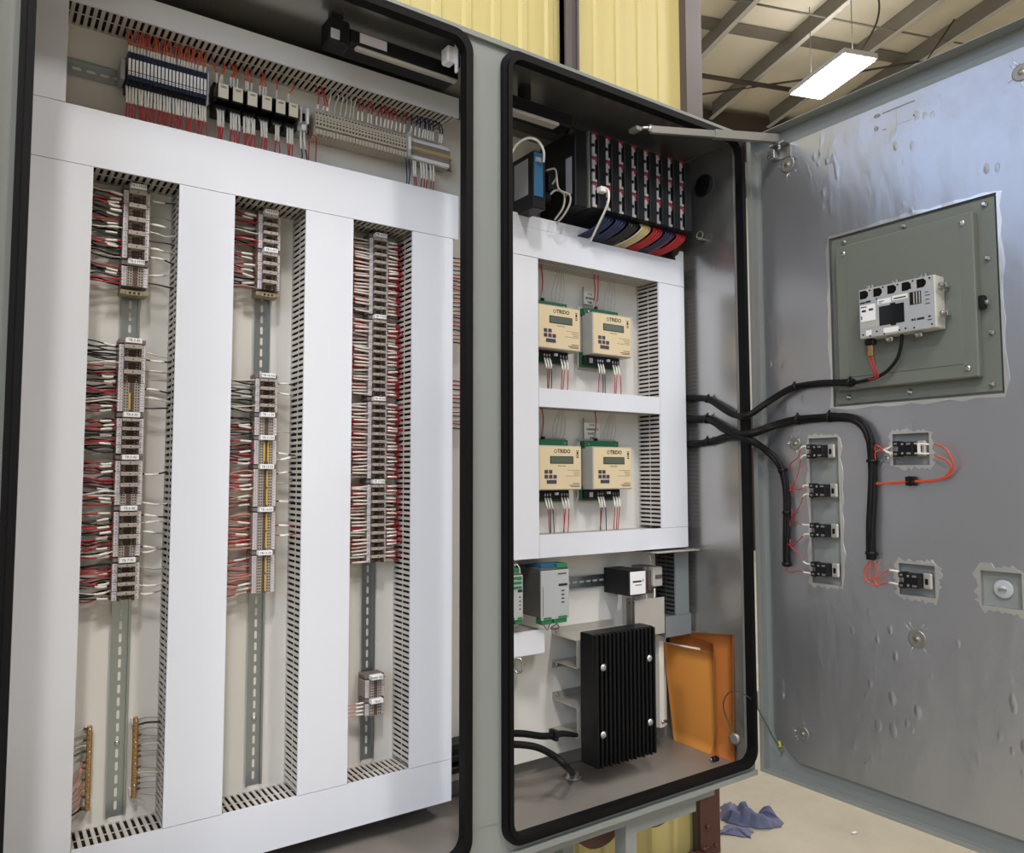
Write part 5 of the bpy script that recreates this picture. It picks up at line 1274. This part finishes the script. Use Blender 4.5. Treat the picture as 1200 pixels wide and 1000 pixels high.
# viewport frame plate with raised inner pan
mb = MB(); mb.box(DS-.009, DS-.0005, -.655, -.252, 1.466, 1.909, 'window_panel', .001); wp = mb.build('window_plate', door)
PN = (-.619, -.276, 1.500, 1.880)
mb = MB(); mb.box(1.838, DS-.0095, PN[0], PN[1], PN[2], PN[3], 'window_panel', .003)
fr_ = .032; mb.box(1.8365, 1.8382, PN[0]+fr_, PN[1]-fr_, PN[2]+fr_, PN[3]-fr_, 'window_panel', .001); mb.build('raised_pan', door)
for (y, z) in ((-.300, 1.858), (-.596, 1.858), (-.300, 1.522), (-.596, 1.522)):
    mb = MB(); mb.lathe((1.838, y, z), (-1, 0, 0), [(0, .0075), (.0022, .0070), (.004, .0045), (.0046, .002)], 'steel', 12); mb.build('pan_screw', door)
for (y, z) in ((-.636, 1.895), (-.638, 1.77), (-.640, 1.60), (-.636, 1.484), (-.45, 1.483), (-.29, 1.483), (-.29, 1.895), (-.45, 1.895)):
    mb = MB(); mb.lathe((DS-.009, y, z), (-1, 0, 0), [(0, .0065), (.003, .0065), (.004, .004), (.010, .0035)], 'steel', 10); mb.build('stud', door)
mb = MB(); mb.box(1.845, DS-.009, -.632, -.620, 1.655, 1.685, 'black_plastic', .002); mb.cyl((1.848, -.634, 1.667), (0, -1, 0), .006, .008, 'steel_dull', 8); mb.build('quarter_turn', door)

# ------------------------------------------------------------------ panel display seen from behind
XH = 1.792; 
f0 = DX(1006, 340, XH); f1 = DX(1095, 322, XH); f2 = DX(1097, 384, XH); f3 = DX(1008, 397, XH)
hy0, hy1 = f1.y, f0.y; hz0_, hz1_ = (f3.z+f2.z)/2, (f0.z+f1.z)/2
HW, HH = hy1-hy0, hz1_-hz0_
t = thing('panel_display', 'light grey operator display seen from behind, mounted on the raised door pan', 'display', (1.8365, (hy0+hy1)/2, hz0_))
mb = MB(); mb.box(XH, 1.8360, hy0, hy1, hz0_, hz1_, 'hmi_side', .002); mb.build('housing', t)
def hq(mb, a, b, c, d, m, dep=.0010): mb.box(XH-dep, XH, hy1-HW*b, hy1-HW*a, hz1_-HH*d, hz1_-HH*c, m)
mb = MB(); hq(mb, .01, .99, .01, .99, 'hmi_grey', .0006); mb.build('rear_cover', t)
for a in (.02, .21, .40, .59, .78):
    mb = MB(); y1_, y0_ = hy1-HW*a, hy1-HW*(a+.115); z1_, z0_ = hz1_-HH*.035, hz1_-HH*.20; c_ = .006
    mb.prism([(y1_, z0_), (y1_, z1_), (y0_+c_, z1_), (y0_, z1_-c_), (y0_, z0_+c_), (y0_+c_, z0_)], 'x', XH-.0012, XH-.0005, 'dark_hole'); mb.build('vent_opening', t)
mb = MB(); hq(mb, .28, .61, .42, .80, 'black_gloss', .0014); hq(mb, .43, .50, .39, .42, 'black_gloss', .0014); hq(mb, .43, .50, .80, .83, 'black_gloss', .0014); mb.build('cover_lid', t)
mb = MB(); hq(mb, .02, .23, .33, .66, 'marker_white', .0010); hq(mb, .26, .44, .27, .37, 'marker_white', .0010); hq(mb, .46, .66, .255, .35, 'paper_white', .0012); hq(mb, .33, .53, .86, .96, 'paper_white', .0012); hq(mb, .02, .28, .70, .80, 'meter_case', .0010); hq(mb, .74, .95, .12, .19, 'meter_case', .0010); hq(mb, .09, .165, .85, .96, 'paper_white', .0012)
mb.build('labels', t)
mb = MB()
for (a, b, c_, d) in ((.02, .09, .265, .295), (.10, .17, .255, .29), (.03, .11, .36, .38), (.04, .10, .43, .47), (.14, .20, .42, .46), (.03, .045, .55, .62), (.48, .64, .30, .325), (.28, .35, .31, .325), (.28, .32, .345, .355), (.70, .725, .77, .81), (.735, .75, .77, .81), (.77, .86, .77, .81), (.90, .95, .83, .845), (.91, .94, .76, .79), (.88, .92, .30, .31), (.88, .94, .36, .37), (.88, .93, .44, .45), (.88, .94, .52, .53)): hq(mb, a, b, c_, d, 'ink_black', .0016)
for (a, c_) in ((.16, .05), (.34, .04), (.535, .05), (.73, .04), (.94, .05), (.25, .25), (.70, .17), (.05, .93), (.24, .90), (.34, .985), (.54, .945), (.62, .93), (.73, .945), (.95, .93), (.15, .98)):
    y = hy1-HW*a; z = hz1_-HH*min(c_, .97); mb.cyl((XH-.0006, y, z), (-1, 0, 0), .0022, .0008, 'dark_hole', 8)
mb.build('print', t)
mb = MB(); hq(mb, .685, .83, .255, .50, 'black_plastic', .0012)
for k in range(3): hq(mb, .735+.035*k, .748+.035*k, .265, .49, 'meter_case', .0022)
mb.build('connector_slots', t)
for (y, z) in ((hy0-.001, hz1_-.025), (hy0-.001, hz0_+.032)):
    mb = MB(); mb.box(1.806, 1.822, y-.018, y, z-.006, z+.006, 'steel', .001); mb.cyl((1.790, y-.010, z), (1, 0, 0), .003, .046, 'steel', 8); mb.cyl((1.804, y-.010, z), (-1, 0, 0), .0055, .006, 'steel_dull', 6); mb.build('mounting_clamp', t)
for (a, zz_) in ((.10, hz1_), (.43, hz1_), (.80, hz1_), (.34, hz0_-.014), (.72, hz0_-.014)):
    mb = MB(); y = hy1-HW*a; mb.box(1.808, 1.822, y-.010, y+.006, zz_+.0005, zz_+.0125, 'steel', .002); mb.cyl((1.80, y, zz_+.006), (1, 0, 0), .003, .035, 'steel', 8); mb.build('mounting_clamp', t)
mb = MB(); mb.box(1.803, 1.820, hy1-.028, hy1-.004, hz0_-.016, hz0_-.0005, 'black_plastic', .003); mb.build('power_socket', t)
py = hy1-.016
mb = MB(); mb.box(1.806, 1.816, py-.007, py+.006, hz0_-.044, hz0_-.0165, 'brass', .001); tag(mb.build('plug'), 'beige sleeve plug below the left end of the operator display', 'plug')
for d_ in (-.003, .003):
    mb = MB(); mb.tube(spline([(1.811, py+d_, hz0_-.044), (1.812, py+d_-.004, hz0_-.07), (1.818, py+d_-.010, hz0_-.095), DX(1018, 445, 1.825), DX(1006, 447, 1.828)], 5), .0021, 'wire_red', 6); tag(mb.build('wire', fix=False), 'red wire dropping from the beige plug of the operator display to the loom', 'wire', 'red supply wires of the operator display')
mb = MB(); mb.tube(spline([DX(1057, 392, 1.812), DX(1056, 405, 1.815), DX(1050, 423, 1.82), DX(1034, 439, 1.825), DX(1010, 447, 1.828), DX(990, 449, 1.828), DX(975, 449, 1.83)], 6), .0042, 'cable_black', 8); tag(mb.build('display_cable'), 'black cable curving from the underside of the operator display to the loom', 'cable')

# ------------------------------------------------------------------ contact blocks behind pushbuttons and lamps
def contact_block(yc, zc, label, group, w=.062, wide=False):
    """black double contact block, terminals towards the hinge, metal collar on the other side"""
    x = DS; t = thing('contact_block', label, 'contact block', (x, yc, zc), group)
    mb = MB(); mb.box(x-.010, x-.0005, yc-.022, yc+.014, zc-.016, zc+.016, 'steel_dull', .003); mb.build('mounting_collar', t)
    mb = MB(); mb.box(x-.018, x-.010, yc-.026, yc-.004, zc-.019, zc+.019, 'aluminium', .005); mb.box(x-.019, x-.010, yc-.018, yc-.010, zc-.008, zc+.006, 'black_plastic', .001); mb.build('locking_lever', t)
    mb = MB(); mb.box(x-.040, x-.010, yc-.006, yc+.030, zc-.0165, zc+.0165, 'black_plastic', .002)
    for s in (-1, 1): mb.box(x-.041, x-.016, yc+.028, yc+.042, zc+s*.0125-.0065, zc+s*.0125+.0065, 'black_plastic', .001)
    mb.build('contact_body', t)
    mb = MB()
    for s in (-1, 1):
        mb.cyl((x-.040, yc+.018, zc+s*.011), (-1, 0, 0), .0032, .0012, 'steel', 8); mb.box(x-.0415, x-.040, yc-.002, yc+.008, zc+s*.0115-.0025, zc+s*.0115+.0025, 'steel_dull'); mb.box(x-.0416, x-.041, yc+.031, yc+.038, zc+s*.0125-.0025, zc+s*.0125+.0025, 'steel_dull')
    mb.build('terminal_screws', t); return t
rows = [(963, 529), (966, 575), (967, 622), (968, 668)]
words4 = ['topmost', 'second', 'third', 'lowest']
cbs = []
for i, (u, v) in enumerate(rows):
    p = DX(u, v, DS-.025); cbs.append(contact_block(p.y-.006, p.z, '%s of the four black contact blocks in the tall grey door cut-out' % words4[i], 'contact blocks in the tall cut-out').location.copy())
p = DX(1068, 526, DS-.025); c1_ = contact_block(p.y-.004, p.z, 'black contact block with white bridge in the upper square door opening', None).location.copy()
p = DX(1075, 681, DS-.025); c2_ = contact_block(p.y-.004, p.z, 'black contact block in the lower square door opening', None).location.copy()
mb = MB(); 
for s in (-1, 1): mb.tube([(DS-.030, c1_.y-.006, c1_.z+s*.012), (DS-.030, c1_.y-.040, c1_.z+s*.011-.002)], .0022, 'sleeve_white', 6)
mb.box(DS-.034, DS-.028, c1_.y-.020, c1_.y-.015, c1_.z-.013, c1_.z+.013, 'sleeve_white'); tag(mb.build('jumper_bridge'), 'white sleeved bridge on the upper square contact block', 'bridge')

# ------------------------------------------------------------------ looms and wires
def loom(name, label, P, r, ties, taper=None):
    t = thing(name, label, 'cable loom', tuple(P[0])); S_ = spline(P, 7); mb = MB()
    for a in range(3):
        ph = a*2.1; Q = []
        for i, p in enumerate(S_):
            tn = (S_[min(i+1, len(S_)-1)]-S_[max(i-1, 0)]).normalized(); n1 = tn.cross(Vector((1, .3, .1))).normalized(); n2 = tn.cross(n1)
            Q.append(p + (n1*math.cos(ph+i*.10)+n2*math.sin(ph+i*.10))*r*.45)
        mb.tube(Q, r*.72, 'cable_black', 8)
    mb.build('wrapped_wires', t, fix=False)
    for k in ties:
        i = int(k*(len(S_)-1)); p = S_[i]; tn = (S_[min(i+1, len(S_)-1)]-S_[max(i-1, 0)]).normalized()
        m = MB(); m.tube([p-tn*.004, p+tn*.004], r*1.35, 'black_plastic', 10); n1 = tn.cross(Vector((1, 0, 0))).normalized(); m.tube([p+n1*r*1.1-tn*.003, p+n1*r*1.8+tn*.002], .0028, 'black_plastic', 6); m.build('cable_tie', t)
    return t
WX = 1.812
loom('cable_loom', 'upper black loom from the cabinet wall across the hinge gap to the operator display', [DX(800, 468, 1.792), DX(812, 466, 1.795), DX(829, 468, 1.797), DX(845, 478, 1.794), DX(860, 486, 1.792), A(876, 487, -.035), DX(898, 473, 1.826), DX(928, 455, 1.842), DX(955, 450, 1.845), DX(985, 449, 1.832), DX(1001, 448, 1.828)], .0085, (.2, .72, .97))
loom('cable_loom', 'middle black loom arching over the door and down past the contact blocks', [DX(800, 490, 1.792), DX(812, 491, 1.795), DX(831, 492, 1.797), DX(847, 502, 1.794), DX(862, 508, 1.792), A(880, 508, -.035), DX(905, 500, 1.835), DX(935, 492, 1.848), DX(985, 489, 1.848), DX(1008, 496, 1.848), DX(1019, 512, 1.848), DX(1022, 535, 1.848), DX(1022, 580, 1.848), DX(1021, 620, 1.848), DX(1021, 656, 1.848)], .0105, (.14, .50, .56, .80, .98))
loom('cable_loom', 'lower black loom dropping down the door left of the four contact blocks', [DX(800, 521, 1.792), DX(815, 520, 1.795), DX(835, 517, 1.797), DX(850, 513, 1.794), DX(865, 512, 1.792), A(881, 517, -.035), DX(900, 530, 1.835), DX(913, 543, 1.846), DX(919, 560, 1.848), DX(922, 590, 1.848), DX(922, 630, 1.848), DX(922, 664, 1.848)], .0095, (.16, .70, .85, .99))
def dw(P, m, label, group, r=.0016, x=1.848, sl=None):
    Q = [DX(a, b, (x if len(p_) < 3 else p_[2])) for p_ in P for a, b in [p_[:2]]]
    wire(Q, r, m, label, group, *(sl or (None, None)))
for i, c in enumerate(cbs):
    for s, nm in ((1, 'upper'), (-1, 'lower')):
        e = Vector((DS-.030, c.y+.040, c.z+s*.0125)); st_ = DX((926, 928, 926, 923)[i], (560, 590, 625, 654)[i]+(-s*7), 1.846)
        Pm = [st_, st_+Vector((-.006, -.006, s*.022)), st_.lerp(e, .5)+Vector((-.006, 0, s*.006)), e+Vector((-.002, .022, 0)), e]
        L_ = sum((Pm[k+1]-Pm[k]).length for k in range(4))
        wire(Pm, .0014, 'wire_red', 'red wire from the lower loom to the %s terminal of the %s contact block' % (nm, words4[i]), 'red wires of the four contact blocks', L_-.028, L_-.001)
for s in (1, -1):
    e = Vector((DS-.032, c1_.y+.040, c1_.z+s*.0125)); st_ = DX(1026, 535+s*4, 1.845); wire([st_, st_+Vector((-.004, -.004, .02)), st_.lerp(e, .6)+Vector((0, 0, .004)), e], .0017, 'wire_orange', 'short %s orange wire from the middle loom to the upper square contact block' % ('upper' if s > 0 else 'lower'), None, .045, .085)
for (dz, lab) in ((0, 'outer orange wire looping from the upper square contact block back to the middle loom'), (1, 'inner orange wire looping from the upper square contact block back to the middle loom')):
    P = [(1095, 520+dz*14, 1.842), (1108, 526+dz*13, 1.840), (1116-dz*3, 540+dz*4, 1.842), (1117-dz*3, 550, 1.845), (1108-dz, 560-dz*1, 1.848), (1090, 564-dz, 1.850), (1065, 565-dz, 1.85), (1040, 567-dz, 1.85), (1026, 566+dz*2, 1.848)]
    Q = [DX(*p_) for p_ in P]; wire(Q, .0022, 'wire_orange', lab, 'orange loop wires')
m = MB(); p = DX(1068, 564, DF-.006); m.box(DF-.012, DF-.0005, p.y-.013, p.y+.013, p.z-.011, p.z+.011, 'black_plastic', .002); m.box(DF-.017, DF-.012, p.y-.002, p.y+.002, p.z-.012, p.z+.012, 'black_plastic'); tag(m.build('cable_tie_mount'), 'small black tie mount holding the orange wires to the foil', 'tie mount')
for i, (P, lab) in enumerate((([(1019, 658), (1013, 668), (1014, 680), (1024, 686), (1035, 684), (1042, 683)], 'orange wire curling below the middle loom, outermost left'), ([(1022, 658), (1018, 670), (1020, 680), (1030, 676), (1040, 669), (1052, 670)], 'orange wire from the end of the middle loom to the lower square contact block'), ([(1025, 658), (1027, 668), (1024, 680), (1030, 688)], 'short faint orange wire below the end of the middle loom'))):
    Q = [DX(a, b, 1.846) for a, b in P]
    if i == 1: Q.append(Vector((DS-.032, c2_.y+.040, c2_.z+.0125)))
    if i == 0: Q.append(Vector((DS-.032, c2_.y+.040, c2_.z-.0125)))
    L_ = sum((Q[k+1]-Q[k]).length for k in range(len(Q)-1)); wire(Q, .0018, 'wire_orange', lab, None, *((L_-.032, L_-.002) if i < 2 else (None, None)))

# ------------------------------------------------------------------ door stay
pA, pB = A(762, 152, -.020), DX(911, 163, 1.838)
mb = MB(); d = (pB-pA).normalized(); up = Vector((0, 0, 1)); sd = d.cross(up).normalized(); h_ = .0115; w_ = .0055
def bar(mb, a, b, h, w, m):
    mb.hexa([a-sd*w-up*h, b-sd*w-up*h, b+sd*w-up*h, a+sd*w-up*h, a-sd*w+up*h, b-sd*w+up*h, b+sd*w+up*h, a+sd*w+up*h], m)
bar(mb, pA, pA.lerp(pB, .53), h_*.8, w_, 'steel_dull'); bar(mb, pA.lerp(pB, .48), pB, h_, w_*1.5, 'steel_dull'); ds = mb.build('door_stay', cab)
mb = MB(); mb.tube([pA+Vector((-.02, .01, .004)), pA+Vector((.004, 0, .006))], .004, 'steel', 8); mb.cyl(pA+Vector((0, 0, -.006)), (0, 0, 1), .006, .018, 'steel', 10); mb.box(pA.x-.03, pA.x-.012, .0, .03, pA.z+.002, pA.z+.012, 'steel_dull'); mb.build('pivot_pin', ds)
mb = MB(); q = DX(912, 176, 1.84); mb.box(1.826, 1.8595, q.y-.028, q.y+.022, q.z+.012, q.z+.016, 'steel'); mb.box(1.8555, 1.8595, q.y-.028, q.y+.030, q.z-.022, q.z+.012, 'steel_dull')
mb.cyl((1.836, q.y-.006, q.z-.002), (0, 0, 1), .005, .024, 'steel', 8); mb.box(1.834, 1.856, q.y+.010, q.y+.034, q.z-.020, q.z+.006, 'steel', .002); mb.cyl((1.838, q.y+.03, q.z-.012), (-1, 0, 0), .004, .006, 'steel', 8); mb.build('stay_bracket', door)

# ------------------------------------------------------------------ left door, folded right back beside the cabinet
mb = MB(); X0 = -.008; mb.box(X0-.90, X0, .005, .007, DZ0, DZ1, 'cabinet_grey'); mb.box(X0-.002, X0, -.035, .005, DZ0, DZ1, 'cabinet_grey'); mb.box(X0-.90, X0-.898, -.035, .005, DZ0, DZ1, 'cabinet_grey'); mb.box(X0-.898, X0-.002, -.035, .005, DZ1-.002, DZ1, 'cabinet_grey'); mb.box(X0-.898, X0-.002, -.035, .005, DZ0, DZ0+.002, 'cabinet_grey'); ld = mb.build('door', cab)
mb = MB(); mb.box(X0-.86, X0-.04, -.007, .005, .50, 2.222, 'foil'); mb.build('insulation_sheet', ld)
# the yellow tape end and screw at the lower hinge corner
p = DX(914, 872, 1.866); mb = MB(); mb.box(p.x-.002, p.x+.0, p.y-.004, p.y+.003, p.z-.008, p.z+.008, 'yellow_tape'); mb.cyl((p.x, p.y-.006, p.z-.016), (-1, 0, 0), .005, .006, 'steel_dull', 8); tag(mb.build('ground_lug'), 'ground lug with yellow tape scrap at the lower hinge corner of the open door', 'lug')

# ================================================================== floor and distance
def rag(label, pts, h, seed):
    r = random.Random(seed); n = len(pts); k = 14; mb = MB(); c = sum(pts, Vector())/n; m = n*4
    ph = [r.uniform(0, 6.28) for _ in range(6)]
    def height(x, y, s):
        f = abs(math.sin(x*38+ph[0]+1.6*math.sin(y*21+ph[1])))*.55 + abs(math.sin(y*52+x*17+ph[2]))*.35 + .25*math.sin(x*90+y*70+ph[3])
        return .003 + h*max(0, f)*min(1, (1-s)*3.0)
    rings = []
    for j in range(k+1):
        s = 1-j/k; ring = []
        for i in range(m):
            a = pts[(i//4) % n]; b = pts[(i//4+1) % n]; p = a.lerp(b, (i % 4)/4); q = c.lerp(p, s)
            ring.append((q.x+.006*s*math.sin(i*1.7+ph[4]), q.y+.006*s*math.sin(i*2.3+ph[5]), height(q.x, q.y, s)))
        rings.append(len(mb.v)); mb.v += ring
    for j in range(k):
        for i in range(m):
            i2 = (i+1) % m; mb.face([rings[j]+i, rings[j]+i2, rings[j+1]+i2, rings[j+1]+i], 'rag_blue', True)
    return tag(mb.build('cleaning_rag'), label, 'rag')
P = [FZ(u, v) for u, v in ((838, 978), (852, 968), (868, 970), (882, 974), (880, 983), (862, 980), (850, 979))]
rag('grey-blue flat end of cloth lying on the floor at the foot of the corner post', P, .018, 3)
P = [FZ(u, v) for u, v in ((844, 946), (858, 947), (875, 957), (890, 962), (912, 962), (918, 965), (914, 970), (898, 973), (875, 970), (855, 966), (845, 962))]
rag('crumpled blue rag on the concrete floor right of the brown corner post', P, .05, 5)
mb = MB(); p = FZ(1001, 977); mb.box(p.x-.012, p.x+.012, p.y-.006, p.y+.006, 0.0005, .004, 'paper_white', .001); tag(mb.build('paper_scrap'), 'tiny pale scrap on the floor below the open door', 'scrap')
# things far behind, seen through the hinge gap
mb = MB(); hall_box(mb, 7.3, 8.4, 10.3, 10.39, .0, 2.4, 'brown_dark'); struct(mb.build('door_1'))
mb = MB(); hall_box(mb, 5.2, 6.3, 8.6, 9.3, 0, 1.5, 'black_plastic'); hall_box(mb, 5.25, 6.25, 8.65, 9.25, 1.505, 2.0, 'psu_grey'); tag(mb.build('machine_cabinet'), 'dark machine standing far behind, glimpsed through the hinge gap', 'machine')
mb = MB(); hall_box(mb, 4.0, 12.0, 10.33, 10.395, 2.4, 2.55, 'yellow_tape') if False else hall_box(mb, 6.3, 7.2, 10.36, 10.395, 1.2, 2.6, 'paper_white'); tag(mb.build('wall_board'), 'white board on the far wall, glimpsed through the hinge gap', 'board')
# ------------------------------------------------------------------ labels: tell the members of each group apart by their order
ONES = ['', 'first', 'second', 'third', 'fourth', 'fifth', 'sixth', 'seventh', 'eighth', 'ninth', 'tenth', 'eleventh', 'twelfth', 'thirteenth', 'fourteenth', 'fifteenth', 'sixteenth', 'seventeenth', 'eighteenth', 'nineteenth', 'twentieth']
def ordinal(n):
    if n <= 20: return ONES[n]
    return {2: 'twenty-', 3: 'thirty-', 4: 'forty-'}[n//10] + ONES[n % 10] if n % 10 else {3: 'thirtieth', 4: 'fortieth'}[n//10]
bpy.context.view_layer.update()
same = {}
for o in COL.objects:
    if o.parent is None and 'label' in o and o.get('kind') != 'structure': same.setdefault(o['label'], []).append(o)
for lab, L in same.items():
    if len(L) < 2: continue
    def mid(o):
        if o.type == 'MESH' and len(o.data.vertices):
            n = len(o.data.vertices); c = Vector((0, 0, 0))
            for v in o.data.vertices: c += v.co
            return o.location + c/n
        return o.location.copy()
    P = [(mid(o), o) for o in L]
    dz = max(p.z for p, _ in P)-min(p.z for p, _ in P); dx = max(p.x for p, _ in P)-min(p.x for p, _ in P)
    if dz > dx: P.sort(key=lambda q: -q[0].z); w, a, b = 'highest', 'highest', 'lowest'
    else: P.sort(key=lambda q: q[0].x); w, a, b = 'leftmost', 'leftmost', 'rightmost'
    for i, (p, o) in enumerate(P):
        pre = a if i == 0 else b if i == len(P)-1 else ordinal(i+1)+'-'+w
        o['label'] = pre + ' ' + lab
